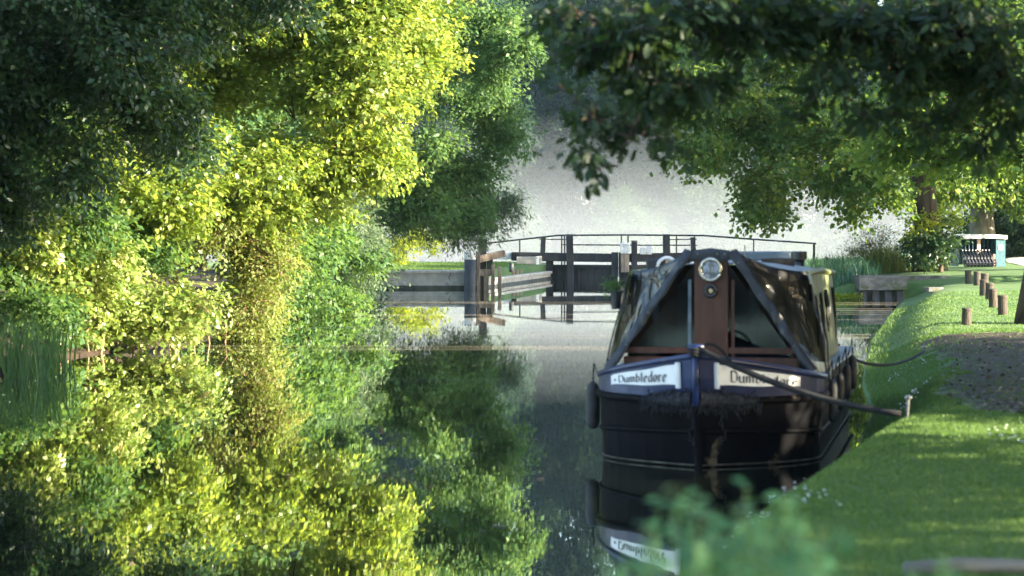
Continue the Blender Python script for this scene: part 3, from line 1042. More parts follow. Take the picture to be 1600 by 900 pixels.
def pen(mb, strokes, fn, nib=0.10, ang=R(35), d=0.0):
    nx, ny = math.cos(ang) * nib / 2, math.sin(ang) * nib / 2
    for s in strokes:
        for (a0, b0), (a1, b1) in zip(s, s[1:]):
            # the nib as a small lozenge swept along the stroke (hexagon hull)
            q = [(a0 - nx, b0 - ny), (a0 + nx, b0 + ny), (a1 + nx, b1 + ny), (a1 - nx, b1 - ny)]
            ar = sum(q[i][0] * q[(i + 1) % 4][1] - q[(i + 1) % 4][0] * q[i][1] for i in range(4))
            if abs(ar) < 0.004:
                l = math.hypot(a1 - a0, b1 - b0) or 1
                px, py = -(b1 - b0) / l * nib * 0.22, (a1 - a0) / l * nib * 0.22
                q = [(a0 - px, b0 - py), (a0 + px, b0 + py), (a1 + px, b1 + py), (a1 - px, b1 - py)]
            d += 0.00012
            mb.add([fn(u, v, d) for u, v in q], [(0, 1, 2, 3)])


def name_plate(side):
    # plate spans t along the bow; u in 0..1 from image-left to image-right
    w_in, w_out = 0.15, 0.82
    def fn(u, v, off):
        wv = (w_out + (w_in - w_out) * u) if side < 0 else (w_in + (w_out - w_in) * u)
        t = 1 - max(0.0, 1 - wv) ** (1 / 2.1)
        z0, z1 = 0.645 + 0.075 * (1 - t), zg(t) - 0.04 - 0.01 * (1 - t)
        return bowS(side, t, z0 + (z1 - z0) * v, 0.006 + off)
    mb = MB()
    N = 24
    lowr, upr = [], []
    for i in range(N + 1):
        u = i / N
        w = 0.035 * math.sin(u * 2 * math.pi * 1.5)
        if side < 0:
            w -= 0.08 * (u < 0.04)
        lowr.append((u, 0.02 + w)); upr.append((u, 0.98 + w * 0.8))
    mb.sheet([[fn(u, v, 0) for u, v in lowr], [fn(u, 0.5, 0) for u, v in lowr], [fn(u, v, 0) for u, v in upr]])
    # rolled scroll ends
    for u0 in (0.0, 1.0):
        inner = (u0 == 1.0) if side < 0 else (u0 == 0.0)
        if inner:
            du = -0.04 if u0 else 0.04
            mb.tube([fn(u0 + du * 0.3, v, 0.006) for v in (-0.10, 0.3, 0.7, 1.06)], 0.026, 10, flat=0.5)
    pl = mb.build('name_scroll', M['sign_white'], boat)
    word = '* Dumbledore' if side < 0 else ' Dumbledore'
    st, wd = text_strokes(word)
    star = st[:3] if side < 0 else []
    st = st[3:] if side < 0 else st
    u0, u1 = (0.05, 0.84) if side < 0 else (0.16, 0.97)
    lt = MB()
    def tf(a, b, d):
        return fn(u0 + (u1 - u0) * a / wd, 0.20 + 0.60 * b, 0.0035 + d)
    pen(lt, st, tf, 0.15)
    if star:
        sm_ = MB()
        pen(sm_, star, tf, 0.15)
        sm_.build('star_mark', M['letter'], pl)
    lt.build('lettering', M['letter'], pl)
    return pl


name_plate(-1)
name_plate(1)


def build_cabin():
    y0, y1 = 0.65, 5.2
    r0 = 1.64
    def rz_(y):
        return r0 - 0.07 * sm(2.5, y1, y)
    # sides with vertical boarding
    for side in (-1, 1):
        g = MB()
        rows = []
        n = 72
        for i in range(n + 1):
            y = y0 + (y1 - y0) * i / n
            rib = 0.020 * abs(math.sin(math.pi * i / 6)) ** 0.6
            rows.append([Vector((side * (0.885 + rib), y, 0.70)), Vector((side * (0.85 + rib), y, 1.1)), Vector((side * (0.81 + rib * 0.8), y, rz_(y)))])
        g.sheet(rows)
        s_ = g.build('cabin_side', M['green_tarp'], boat)
        MB().tube([(side * 0.83, y, rz_(y) + 0.0) for y in (y0, 2, 3.2, 4.2, y1)], 0.03, 8).build('roof_edge', M['green_tarp'], boat)
        for yy, dz in ((1.5, 0.5), (2.4, 0.7), (3.3, 0.42), (4.6, 0.8)):
            st = MB()
            st.tube([(side * 0.855, yy, 1.42), (side * 0.87, yy + 0.12, 1.42 - dz * 0.4), (side * 0.89, yy + 0.05, 1.42 - dz)], [0.02, 0.035, 0.008], 6)
            st.build('torn_strip', M['canvas'], s_)
        if side > 0:
            MB().box((0.855, 0.86, 1.46), (0.05, 0.13, 0.16)).build('vent', M['black_iron'], s_)
    rf = MB()
    rf.sheet([[Vector((x, y, rz_(y) + 0.10 * (1 - (x / 0.83) ** 2))) for x in np.linspace(-0.83, 0.83, 9)] for y in np.linspace(y0, y1, 8)])
    rf.build('cabin_roof', M['roof_paint'], boat, smooth=True)
    for y in (y0 + 0.02, y1 - 0.02):
        bk = MB()
        bk.sheet([[Vector((x, y, 0.6)), Vector((x, y, rz_(y) + 0.085 * (1 - (x / 0.83) ** 2)))] for x in np.linspace(-0.83, 0.83, 9)])
        bk.build('bulkhead', M['mahogany'], boat)
    # bulkhead doors with pale curtains seen through the cratch glass
    for sx in (-1, 1):
        MB().box((sx * 0.34, y0 - 0.02, 1.22), (0.10, 0.03, 0.62)).build('curtain', M['curtain'], boat)
        MB().box((sx * 0.60, y0 - 0.03, 1.0), (0.05, 0.03, 0.8)).build('curtain', M['curtain'], boat)


build_cabin()


def build_cratch():
    Y = -0.05
    zt, zb = 1.85, 0.82
    half_t, half_b = 0.165, 0.80
    board = MB().box((0, Y, 1.30), (0.31, 0.05, 1.10))
    pb = board.build('cratch_board', M['mahogany'], boat)
    MB().box((0, Y - 0.004, zb + 0.0), (1.62, 0.05, 0.16)).build('bottom_rail', M['mahogany'], pb)
    for sx in (-1, 1):
        MB().box((sx * 0.50, Y + 0.005, 0.96), (0.68, 0.035, 0.055)).build('glazing_bar', M['mahogany'], pb)
        g = MB()
        tri = [(sx * 0.155, zt - 0.10), (sx * half_b * 0.96, zb + 0.08), (sx * 0.155, zb + 0.08)]
        g.prism(tri if sx < 0 else tri[::-1], 0.008, lambda u, v, d: Vector((u, Y + d, v)))
        g.build('window_pane', M['glass'], pb)
        MB().box((sx * 0.20, Y + 0.01, 1.25), (0.03, 0.03, 0.7)).build('window_frame', M['curtain'] if sx < 0 else M['mahogany'], pb)
    # headlight and horn
    h = MB().torus((0, Y - 0.07, 1.69), 0.095, 0.018, 'Y', 28, 8).lathe([(0.06, 0.02), (0.098, 0.05)], (0, Y + 0.0, 1.69), 24, 'Y')
    hl = h.build('headlight', M['chrome'], boat, smooth=True)
    l = MB().lathe([(0.086, 0.06), (0.08, 0.066), (0.05, 0.072), (0.02, 0.075)], (0, Y, 1.69), 24, 'Y')
    l.build('lens', M['lens'], hl, smooth=True)
    c = MB().box((0, Y - 0.078, 1.69), (0.018, 0.01, 0.15)).box((0, Y - 0.078, 1.66), (0.10, 0.01, 0.016)).box((0, Y - 0.079, 1.735), (0.05, 0.01, 0.02))
    c.build('emblem', M['steel'], hl)
    k = MB().torus((0, Y - 0.06, 1.50), 0.05, 0.016, 'Y', 20, 8).lathe([(0.03, 0.02), (0.052, 0.05), (0.02, 0.035)], (0, Y, 1.50), 18, 'Y')
    k.build('horn', M['black_iron'], boat, smooth=True)
    MB().lathe([(0.028, 0.055), (0.02, 0.062)], (0, Y, 1.50), 14, 'Y').build('horn_mouth', M['chrome'], bpy.data.objects['horn'])
    # canvas cover ------------------------------------------------
    yc = 0.68
    def A(s, f=0): return Vector((s * (half_t + 0.02), Y - 0.05, zt + 0.01))
    def B(s): return Vector((s * 0.93, Y - 0.13, 0.79))
    def Cn(s): return Vector((s * 0.835, yc, 1.645))
    def Dg(s): return Vector((s * 1.05, yc, 0.73))
    top = MB()
    for s in (-1, 1):
        rows = []
        n = 10
        for i in range(n + 1):
            t = i / n
            fr = A(s).lerp(A(-s), 0.5 if False else 0)  # ridge edge at the board
            p0 = Vector((s * half_t, Y - 0.05, zt + 0.01)).lerp(Vector((s * 0.10, yc, 1.77)), 0)
            row = []
            for j in range(9):
                u = j / 8
                a = Vector((s * half_t * (1 - 0.2 * t), Y - 0.05 + (yc - Y + 0.05) * t, zt + 0.015 - 0.075 * t))
                edge0 = Vector((s * (half_t + 0.02), Y - 0.05, zt + 0.01))
                b = edge0.lerp(Cn(s), t)
                b.z -= 0.05 * math.sin(math.pi * t)
                p = a.lerp(b, u)
                p.z -= 0.035 * math.sin(math.pi * u) * t
                row.append(p)
            rows.append(row)
        top.sheet(rows)
    top.sheet([[Vector((-half_t * (1 - 0.2 * t), Y - 0.05 + (yc - Y + 0.05) * t, zt + 0.015 - 0.075 * t)), Vector((0, Y - 0.05 + (yc - Y + 0.05) * t, zt + 0.035 - 0.06 * t)), Vector((half_t * (1 - 0.2 * t), Y - 0.05 + (yc - Y + 0.05) * t, zt + 0.015 - 0.075 * t))] for t in (0, 0.25, 0.5, 0.75, 1)])
    cv = top.build('canvas_cover', M['canvas'], boat, smooth=True)
    for s in (-1, 1):
        # side panel from the front strap back to the cabin corner, sagging in folds
        g = []
        n, m = 30, 30
        for i in range(n + 1):
            t = i / n
            up = A(s).lerp(Cn(s), t); up.z -= 0.05 * math.sin(math.pi * t)
            lo = B(s).lerp(Dg(s), t)
            row = []
            for j in range(m + 1):
                v = j / m
                p = up.lerp(lo, v)
                dip = 0.075 * math.sin(math.pi * v) * math.sin(math.pi * t)
                fold = (0.026 * math.sin(10 * (t - 0.45 * v) + s) + 0.014 * math.sin(23 * (t * 0.6 + 0.5 * v) + 2 * s)) * math.sin(math.pi * min(1, v * 1.1)) * math.sin(math.pi * min(1.0, 0.15 + 0.8 * t))
                p.x -= s * (dip + fold)
                row.append(p)
            g.append(row)
        pn = MB().sheet(g).build('side_panel', M['clear'], cv, smooth=True)
        # dark borders: strap along the front edge, hem along the bottom, cabin edge
        def band(pts, w, dirv, name):
            mb = MB()
            mb.sheet([[Vector(p) + Vector(dirv) * (-w / 2) + Vector((s * 0.004, -0.012, 0)), Vector(p) + Vector((s * 0.010, -0.018, 0)), Vector(p) + Vector(dirv) * (w / 2) + Vector((s * 0.004, -0.012, 0))] for p in pts])
            mb.build(name, M['canvas'], cv, smooth=True)
        fp = [A(s).lerp(B(s), i / 12) for i in range(13)]
        mb = MB()
        mb.sheet([[p + Vector((-s * (0.026 + 0.008 * math.sin(i * 1.9)), -0.024, -0.02)), p + Vector((s * 0.004 * math.sin(i * 2.3), -0.036 - 0.006 * math.sin(i * 1.3), 0)), p + Vector((s * (0.045 + 0.010 * math.sin(i * 1.1 + 1)), 0.0, 0.02))] for i, p in enumerate(fp)])
        mb.build('strap', M['canvas'], cv, smooth=True)
        bp = [B(s).lerp(Dg(s), i / 6) for i in range(7)]
        mb = MB()
        mb.sheet([[p + Vector((s * 0.02, -0.01, -0.055)), p + Vector((s * 0.022, -0.01, 0)), p + Vector((s * 0.0, 0.0, 0.09))] for p in bp])
        mb.build('hem', M['canvas'], cv, smooth=True)
        cp = [Cn(s).lerp(Dg(s), i / 8) for i in range(9)]
        mb = MB()
        mb.sheet([[p + Vector((s * 0.008 + s * 0.02 * math.sin(i * 1.7), -0.10 - 0.02 * math.sin(i * 2.1), 0)), p + Vector((s * 0.03, -0.03, 0)), p + Vector((s * 0.012, 0.10 + 0.03 * math.sin(i * 2.9), 0))] for i, p in enumerate(cp)])
        mb.build('edge_flap', M['canvas'], cv, smooth=True)
        ep = [A(s).lerp(Cn(s), i / 10) + Vector((0, 0, -0.05 * math.sin(math.pi * i / 10))) for i in range(11)]
        mb = MB()
        mb.sheet([[p + Vector((0, -0.0, 0.015)), p + Vector((s * 0.016, -0.012, -0.02)), p + Vector((s * 0.004, -0.010, -0.10 * (0.4 + 0.6 * math.sin(0.4 + 2.4 * i / 10))))] for i, p in enumerate(ep)])
        mb.build('hem', M['canvas'], cv, smooth=True)
        for f in (0.10, 0.37, 0.52, 0.79):
            ey = MB()
            p = A(s).lerp(B(s), f) + Vector((s * 0.0, -0.037, 0))
            ey.lathe([(0.008, 0), (0.006, 0.005)], p, 8, 'Y')
            ey.build('eyelet', M['steel'], cv)
    # front flap above the board
    MB().sheet([[Vector((x, Y - 0.055, zt + 0.03 - 0.02 * (x / 0.16) ** 2)), Vector((x, Y - 0.068, zt - 0.02)), Vector((x, Y - 0.06, zt - 0.075))] for x in np.linspace(-0.185, 0.185, 7)]).build('front_flap', M['canvas'], cv, smooth=True)
    for x in (-0.12, 0.06, 0.13):
        ey = MB()
        ey.lathe([(0.009, 0), (0.007, 0.005)], (x, Y - 0.068, zt - 0.02), 8, 'Y')
        ey.build('eyelet', M['steel'], cv)
    # light cords from the cabin corners to the gunwale
    for s, y in ((-1, 0.75), (1, 0.78)):
        MB().tube([(s * 0.95, y, 1.35), (s * 1.03, y - 0.15, 1.0), (s * 1.06, y - 0.4, 0.67)], 0.008, 6).build('tie_cord', M['rope'], cv)


build_cratch()


def bow_fender():
    mb = MB()
    for k in range(900):
        s = random.choice((-1, 1))
        t = abs(random.gauss(0, 0.12))
        if t > 0.28: continue
        c = bowS(s, t, 0.625 - 0.16 * t + random.gauss(0, 0.030), 0.04)
        d = Vector((random.gauss(0, 1), random.gauss(-0.4, 0.6), random.gauss(-0.7, 0.7))).normalized()
        l = random.uniform(0.04, 0.10)
        mb.tube([c, c + d * l * 0.5 + Vector((0, 0, -0.005)), c + d * l + Vector((0, 0, -0.03))], [0.010, 0.009, 0.003], 4, cap=False)
    for s in (-1, 1):
        mb.tube([bowS(s, t, 0.62 - 0.16 * t, 0.05) for t in (0, 0.06, 0.12, 0.18, 0.24)], [0.065, 0.065, 0.055, 0.04, 0.02], 10)
    mb.build('bow_fender', M['rope_fender'], boat)
    for k, (s, t0) in enumerate(((1, 0.10), (-1, 0.02))):
        ch = MB()
        for i in range(11):
            c = bowS(s, t0 + 0.01 * math.sin(i), 0.56 - 0.034 * i, 0.02)
            ch.torus(c, 0.017, 0.005, 'Y' if i % 2 else 'X', 10, 5)
        ch.build('fender_chain', M['rope_fender'], boat)


bow_fender()


def side_fender(x, y, z, label, h=0.38):
    fr = 0.062 if x < 0 else 0.042
    wp = boat.matrix_basis @ Vector((x, y, z))
    r = thing('side_fender', wp, label, 'fender', 'fenders hung along the boat')
    MB().lathe([(0.02, -h / 2 - 0.02), (fr * 0.8, -h / 2), (fr, -h / 2 + 0.05), (fr, h / 2 - 0.05), (fr * 0.8, h / 2), (0.02, h / 2 + 0.03)], (0, 0, 0), 14).build('body', M['rubber'], r, smooth=True)
    MB().tube([(0, 0, h / 2), (-0.01 * (1 if x > 0 else -1), 0.01, h / 2 + 0.2), (-0.05 * (1 if x > 0 else -1), 0.0, 0.72 - z + 0.0)] + ([(-0.16 * (1 if x > 0 else -1), 0.0, 1.45 - z)] if x > 0 and y < 1 else []), 0.009, 6).build('cord', M['rope'], r)


bpy.context.view_layer.update()
side_fender(-1.12, 0.05, 0.44, 'long black fender hanging on the water side of the bow')
side_fender(1.11, 0.15, 0.50, 'black fender nearest the bow on the bank side', 0.34)
side_fender(1.11, 1.4, 0.50, 'second black fender from the bow on the bank side', 0.3)
side_fender(1.11, 2.7, 0.52, 'third black fender from the bow on the bank side', 0.3)
side_fender(1.11, 4.0, 0.54, 'black fender nearest the stern on the bank side', 0.3)


def on_boat(p):
    return boat.matrix_basis @ Vector(p)


def roof_stuff():
    # chimney
    b = on_boat((0.60, 3.0, 1.63))
    r = thing('chimney', b, 'black stove chimney with a flared cap on the boat roof', 'chimney', rz=-HEAD)
    MB().lathe([(0.056, -0.06), (0.056, 0.12)], (0, 0, 0), 16).build('flue', M['black_iron'], r, smooth=True)
    MB().lathe([(0.065, 0.105), (0.080, 0.112), (0.080, 0.19), (0.065, 0.195)], (0, 0, 0), 16).build('cap', M['black_iron'], r)
    b = on_boat((-0.02, 3.9, 1.72))
    o = MB().box((0, 0, 0.045), (0.95, 0.7, 0.09)).build('roof_box', M['curtain'], None)
    o.location = b; o.rotation_euler = (0, 0, -HEAD)
    tag(o, 'low pale blue box on the middle of the boat roof', 'box')
    b = on_boat((0.34, 3.4, 1.68))
    o = MB().box((0, 0, 0.02), (0.30, 0.9, 0.035)).build('plank', M['notice'], None)
    o.location = b; o.rotation_euler = (0, 0, -HEAD)
    tag(o, 'brown plank lying on the boat roof beside the chimney', 'plank')
    b = on_boat((0.44, 2.2, 1.655))
    r = thing('log', b, 'short cut log lying on the boat roof in front of the chimney', 'log', rz=-HEAD)
    MB().tube([(-0.16, 0, 0.06), (0.0, 0.01, 0.065), (0.16, 0, 0.06)], [0.045, 0.048, 0.044], 12).build('bark', M['bark'], r, smooth=True)
    b = on_boat((-0.66, 1.35, 1.66))
    o = MB().box((0, 0, 0.05), (0.20, 0.4, 0.12), 0, R(-6)).build('battery_case', M['black_iron'], None)
    o.location = b; o.rotation_euler = (0, 0, -HEAD)
    tag(o, 'black case on the boat roof under the white hoop', 'case')
    b = on_boat((-0.55, 1.1, 1.69))
    r = thing('lifebuoy', b, 'white hoop standing on the boat roof beside the black case', 'hoop', rz=-HEAD)
    MB().torus((0, 0, 0.0), 0.09, 0.016, 'Y', 20, 8, 0.0, math.pi).build('ring', M['white_paint'], r, smooth=True)
    # thin aerial
    b = on_boat((0.18, 1.4, 1.73))
    o = MB().tube([(0, 0, 0), (0, 0, 0.17)], 0.008, 6).build('aerial', M['steel'], None)
    o.location = b
    tag(o, 'short thin aerial rising from the boat roof behind the canvas ridge', 'aerial')
    # trailing plant in a pot on the left cabin corner
    b = on_boat((-1.01, 0.80, 1.42))
    r = thing('plant_pot', b, 'little black pot of trailing green plant on the boat corner', 'plant')
    MB().lathe([(0.04, -0.12), (0.055, 0.04), (0.06, 0.05)], (0, 0, 0), 12).tube([(0, 0, 0.03), (0.1, 0, 0.05)], 0.012, 6).build('pot', M['black_iron'], r)
    n = 220
    P = rng.normal(size=(n, 3)) * np.array((0.05, 0.05, 0.04)) + np.array((-0.02, 0, 0.10))
    P[:, 2] -= 0.9 * np.abs(P[:, 0]) * (rng.random(n) < 0.4)
    leaf_object('foliage', M['leaf_shrub'], P, rng.normal(size=(n, 3)), rng.normal(size=(n, 3)) + np.array((0, 0, 1)), np.full(n, 0.035), np.full(n, 0.02), rng.random(n), RHOMB, r)


roof_stuff()


def rope_obj(name, pts, rad, label, cat):
    o = MB().tube(pts, rad, 8).build(name, M['rope'], None, pts[0], True)
    return tag(o, label, cat)


def catenary(p0, p1, sag, n=16):
    return [Vector(p0).lerp(Vector(p1), i / n) - Vector((0, 0, sag * 4 * (i / n) * (1 - i / n))) for i in range(n + 1)]


def on_lawn(px, py, Y):
    for _ in range(60):
        p = at(px, py, Y)
        Y += max(-1, min(1, (p.z - land_z(p.x, p.y)) * 6))
    p = at(px, py, Y)
    return Vector((p.x, p.y, land_z(p.x, p.y)))


def moorings():
    s0 = Vector((3.22, 20.9, 0))
    gz = land_z(s0.x, s0.y)
    stud = on_boat((0.03, -1.38, 1.04))
    # mooring stakes
    def stake(base, top, lab):
        r = thing('mooring_stake', base, lab, 'stake', 'steel mooring stakes')
        d = Vector(top) - Vector(base)
        MB().tube([Vector((0, 0, -0.15)), d], 0.014, 8).build('pin', M['steel'], r)
        MB().lathe([(0.02, 0), (0.034, 0.008), (0.034, 0.022), (0.02, 0.03)], d, 12).build('head', M['steel'], r)
    b1 = Vector((s0.x, s0.y, gz))
    stake(b1, b1 + Vector((0.02, 0, 0.17)), 'steel mooring stake at the end of the bow rope near the earth')
    mid = Vector((1.9, 21.4, 0.86))
    e1 = b1 + Vector((-0.04, 0, 0.05))
    pts = catenary(stud, e1, 0.085, 18)
    rope_obj('bow_rope', pts, [0.026] * 19, 'thick dark bow rope running from the stud across the name scroll to the bank', 'rope')
    w = MB()
    for k in range(3):
        w.torus(on_boat((0, -1.37, 0.985 + 0.025 * k)), 0.042, 0.014, 'Z', 14, 6)
    w.tube(catenary(on_boat((0.03, -1.36, 1.05)), on_boat((0.33, -1.22, 0.86)), -0.1, 8), 0.013, 6)
    tag(w.build('rope_turns', M['rope'], None, stud, True), 'turns of dark rope wrapped round the bow stud', 'rope')
    b2 = on_lawn(1442, 558, 28.5)
    b2 = Vector((b2.x, b2.y, land_z(b2.x, b2.y)))
    stake(b2, b2 + Vector((0.02, 0, 0.12)), 'steel mooring stake on the lawn at the end of the stern rope')
    st = on_boat((1.05, 4.6, 0.66))
    rope_obj('stern_rope', catenary(st, b2 + Vector((0, 0, 0.07)), 0.12, 14), 0.018, 'dark stern rope stretched from the boat to the lawn', 'rope')


moorings()

# ------------------------------------------------------------------ lawn furniture
BP = [(1510, 508, 27, 15, 'squat timber bollard nearest the water on the pale lawn'),
      (1567, 492, 31, 15, 'timber bollard nearest the big dark trunk'),
      (1552, 481, 30, 13, 'second timber bollard from the dark trunk'),
      (1546, 468, 26, 13, 'third timber bollard from the dark trunk'),
      (1537, 462, 25, 13, 'fourth timber bollard from the dark trunk in the line'),
      (1538, 449, 22, 12, 'fifth timber bollard in the line towards the shelter'),
      (1527, 446, 22, 11, 'sixth timber bollard, second from the trolley shelter'),
      (1513, 439, 20, 10, 'timber bollard closest to the trolley shelter')]
BP_D = [41.0, 45.5, 49, 54, 57, 63, 65, 71]


def post_bollards():
    proto = None
    for i, (px, py, hp, wp, lab) in enumerate(BP):
        D = BP_D[i]
        p = at(px, py, D)
        for _ in range(30):                       # slide along the sight line until the foot meets the lawn
            p = at(px, py, D)
            gz = land_z(p.x, p.y)
            D += (p.z - gz) * 18
            D = min(95, max(30, D))
        s = D / F_PX
        h, w = hp * s, wp * s
        if proto is None:
            proto = thing('timber_bollard', (0, 0, 0), lab, 'bollard', 'timber bollards on the lawn')
            MB().lathe([(0.52, -0.2), (0.52, 0.0), (0.50, 0.80), (0.47, 0.82), (0.47, 0.84)], (0, 0, 0), 16).build('post', M['post_wood'], proto)
            MB().lathe([(0.50, 0.842), (0.52, 0.86), (0.52, 0.97), (0.46, 1.0)], (0, 0, 0), 16).build('cap', M['post_wood'], proto)
            o = proto
        else:
            o = copy_tree(proto)
        o['label'] = lab
        o.location = (p.x, p.y, gz)
        o.scale = (w, w, h)
        o.rotation_euler = (R(random.uniform(-2, 2)), R(random.uniform(-2, 2)), random.random() * 6)
    bpy.context.view_layer.update()


post_bollards()


def shelter():
    p = on_lawn(1527, 417, 84)
    z0 = land_z(p.x, p.y)
    b = Vector((p.x, p.y, z0))
    yaw = R(16)
    sc = 1.0
    r = thing('trolley_shelter', b, 'teal trolley shelter with a white curved roof and a numbered round plate', 'shelter', rz=yaw)
    # local: x along the front (left to right), -y is the open front
    back = MB()
    for i in range(10):
        x = -0.66 + 0.13 * i
        back.box((x, 0.35, 0.52), (0.115, 0.03, 0.9))
    back.build('back_panel', M['teal'], r)
    for i in range(9):
        MB().box((-0.60 + 0.13 * i, 0.12, 0.66), (0.018, 0.46, 0.42)).build('divider', M['teal'], r)
    MB().box((-0.74, 0.1, 0.5), (0.03, 0.52, 0.95)).build('side_panel', M['teal'], r)
    sp = MB().box((0.62, -0.02, 0.46), (0.34, 0.72, 0.92)).build('end_panel', M['teal'], r)
    rf = MB()
    g = []
    for i in range(13):
        u = i / 12
        x = -0.80 + 1.62 * u
        z = 0.97 + 0.06 * math.sin(math.pi * (0.15 + 0.75 * (1 - u)))
        g.append((x, z))
    rf.prism([(x, z) for x, z in g] + [(x, z - 0.12) for x, z in g[::-1]], 0.95, lambda u, v, d: Vector((u, -0.45 + d, v)))
    rf.build('roof', M['roof_white'], r)
    pl = MB().lathe([(0.095, 0.0), (0.095, 0.012), (0.09, 0.016)], (0.62, -0.381, 0.62), 22, 'Y').build('round_plate', M['sign_white'], r)
    st, wd = text_strokes('11')
    lt = MB()
    pen(lt, st, lambda a, b_, d: Vector((0.572 + 0.115 * a / wd * 1.0, -0.401 - d, 0.575 + 0.09 * b_)), 0.16)
    lt.build('number', M['letter'], pl)
    ho = MB()
    for dx, dz in ((-0.0, 0.45), (0.12, 0.35), (0.0, 0.25), (0.13, 0.12), (0.02, 0.8)):
        ho.lathe([(0.016, 0), (0.012, 0.006)], (0.60 + dx, -0.381, dz), 8, 'Y')
    ho.build('bolt_hole', M['letter'], sp)
    MB().box((-0.02, -0.12, 0.66), (0.12, 0.06, 0.5)).build('notice_board', M['notice'], r)
    MB().box((0.39, -0.35, 0.2), (0.09, 0.1, 0.42)).build('brick_pier', M['red_brick'], r)
    # trolleys
    m = Matrix.Translation(b) @ Matrix.Rotation(yaw, 4, 'Z')
    proto = None
    for i in range(9):
        loc = m @ Vector((-0.66 + 0.115 * i, -0.32, 0.0))
        lab = 'black folded golf trolley nested in the row under the shelter roof'
        if proto is None:
            t = thing('golf_trolley', loc, lab, 'trolley', 'golf trolleys nested in the shelter', rz=yaw)
            MB().tube([(0, 0.22, 0.55), (0, 0.05, 0.50), (0, -0.15, 0.30), (0, -0.25, 0.08)], 0.022, 6).tube([(0, 0.22, 0.55), (0, 0.30, 0.60)], 0.03, 6).build('frame', M['trolley'], t)
            MB().tube([(-0.03, -0.13, 0.26), (0.03, -0.13, 0.26)], 0.05, 10).tube([(0, -0.05, 0.33), (0.03, -0.12, 0.36), (0.04, -0.16, 0.30)], 0.011, 6).build('bracket', M['steel'], t)
            for sx in (-1, 1):
                w = MB().torus((sx * 0.045, -0.28, 0.13), 0.10, 0.022, 'X', 16, 6).build('wheel', M['trolley'], t)
                MB().lathe([(0.03, -0.02), (0.03, 0.02)], (sx * 0.045, -0.28, 0.13), 8, 'X').build('hub', M['trolley'], w)
            MB().lathe([(0.02, 0), (0.014, 0.018)], (0, 0.02, 0.53), 8, 'Y').build('knob', M['white_paint'], t)
            proto = t
        else:
            t = copy_tree(proto)
            t.location = loc
    return b


shelter()

# ------------------------------------------------------------------ trees, left bank
LB = 0.45
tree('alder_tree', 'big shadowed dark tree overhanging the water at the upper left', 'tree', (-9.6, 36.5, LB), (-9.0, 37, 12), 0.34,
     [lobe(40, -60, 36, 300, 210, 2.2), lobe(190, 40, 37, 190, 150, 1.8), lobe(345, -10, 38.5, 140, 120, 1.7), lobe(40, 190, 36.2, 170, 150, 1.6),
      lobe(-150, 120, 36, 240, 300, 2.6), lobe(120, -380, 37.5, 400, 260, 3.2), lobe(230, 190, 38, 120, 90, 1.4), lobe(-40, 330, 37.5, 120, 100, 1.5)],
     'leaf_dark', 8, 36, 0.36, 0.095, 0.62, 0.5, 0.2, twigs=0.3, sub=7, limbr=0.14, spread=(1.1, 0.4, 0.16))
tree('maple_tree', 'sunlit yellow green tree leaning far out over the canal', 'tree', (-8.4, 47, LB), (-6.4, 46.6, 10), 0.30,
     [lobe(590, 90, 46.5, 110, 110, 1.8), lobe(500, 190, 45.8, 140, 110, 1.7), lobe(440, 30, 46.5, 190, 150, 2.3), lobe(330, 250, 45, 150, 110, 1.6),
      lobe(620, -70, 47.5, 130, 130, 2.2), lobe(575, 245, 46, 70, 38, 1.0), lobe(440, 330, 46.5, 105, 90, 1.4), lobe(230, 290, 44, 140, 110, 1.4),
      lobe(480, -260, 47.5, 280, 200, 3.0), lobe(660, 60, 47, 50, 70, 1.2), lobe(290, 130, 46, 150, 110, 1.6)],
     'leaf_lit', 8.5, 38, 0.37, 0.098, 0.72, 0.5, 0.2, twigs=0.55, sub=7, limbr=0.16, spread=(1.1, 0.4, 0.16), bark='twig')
tree('hazel_shrub', 'bright sunlit hazel shrub trailing over the water at the left edge', 'shrub', (-7.6, 41.5, 0.35), (-7.2, 41.8, 2.2), 0.09,
     [lobe(150, 430, 41.8, 140, 95, 1.2), lobe(225, 480, 42.3, 110, 58, 0.9), lobe(50, 400, 40.5, 100, 90, 1.2), lobe(280, 505, 43, 55, 24, 0.5),
      lobe(20, 350, 40, 90, 80, 1.0), lobe(130, 505, 41.8, 70, 30, 0.6)],
     'leaf_hazel', 13, 38, 0.30, 0.092, 0.72, 0.5, 0.12, bark='drystem', twigs=0.6, sub=6, spread=(1.1, 0.4, 0.16), zmin=0.28)
tree('privet_shrub', 'mid green shrub in half shade behind the sedge at far left', 'shrub', (-8.2, 39.0, 0.4), (-8.0, 39.2, 2.2), 0.08,
     [lobe(20, 440, 39, 80, 60, 1.0), lobe(100, 490, 40.5, 70, 40, 0.9), lobe(110, 360, 40.5, 70, 60, 1.0), lobe(200, 400, 43.5, 80, 70, 0.9)],
     'leaf_shrub', 11, 34, 0.30, 0.10, 0.66, 0.4, 0.08, twigs=0.4, sub=5)
tree('bramble_thicket', 'tangled golden bramble and dry stems below the leaning tree', 'thicket', (-6.1, 46.2, 0.3), (-5.9, 46.4, 3.0), 0.06,
     [lobe(330, 430, 45.8, 105, 115, 1.1), lobe(390, 460, 46.8, 60, 75, 0.9), lobe(295, 340, 45.4, 90, 80, 1.0), lobe(360, 530, 46.2, 60, 28, 0.6)],
     'leaf_bramble', 13, 34, 0.28, 0.075, 0.55, 0.7, 0.2, bark='drystem', twigs=1.0, sub=6)
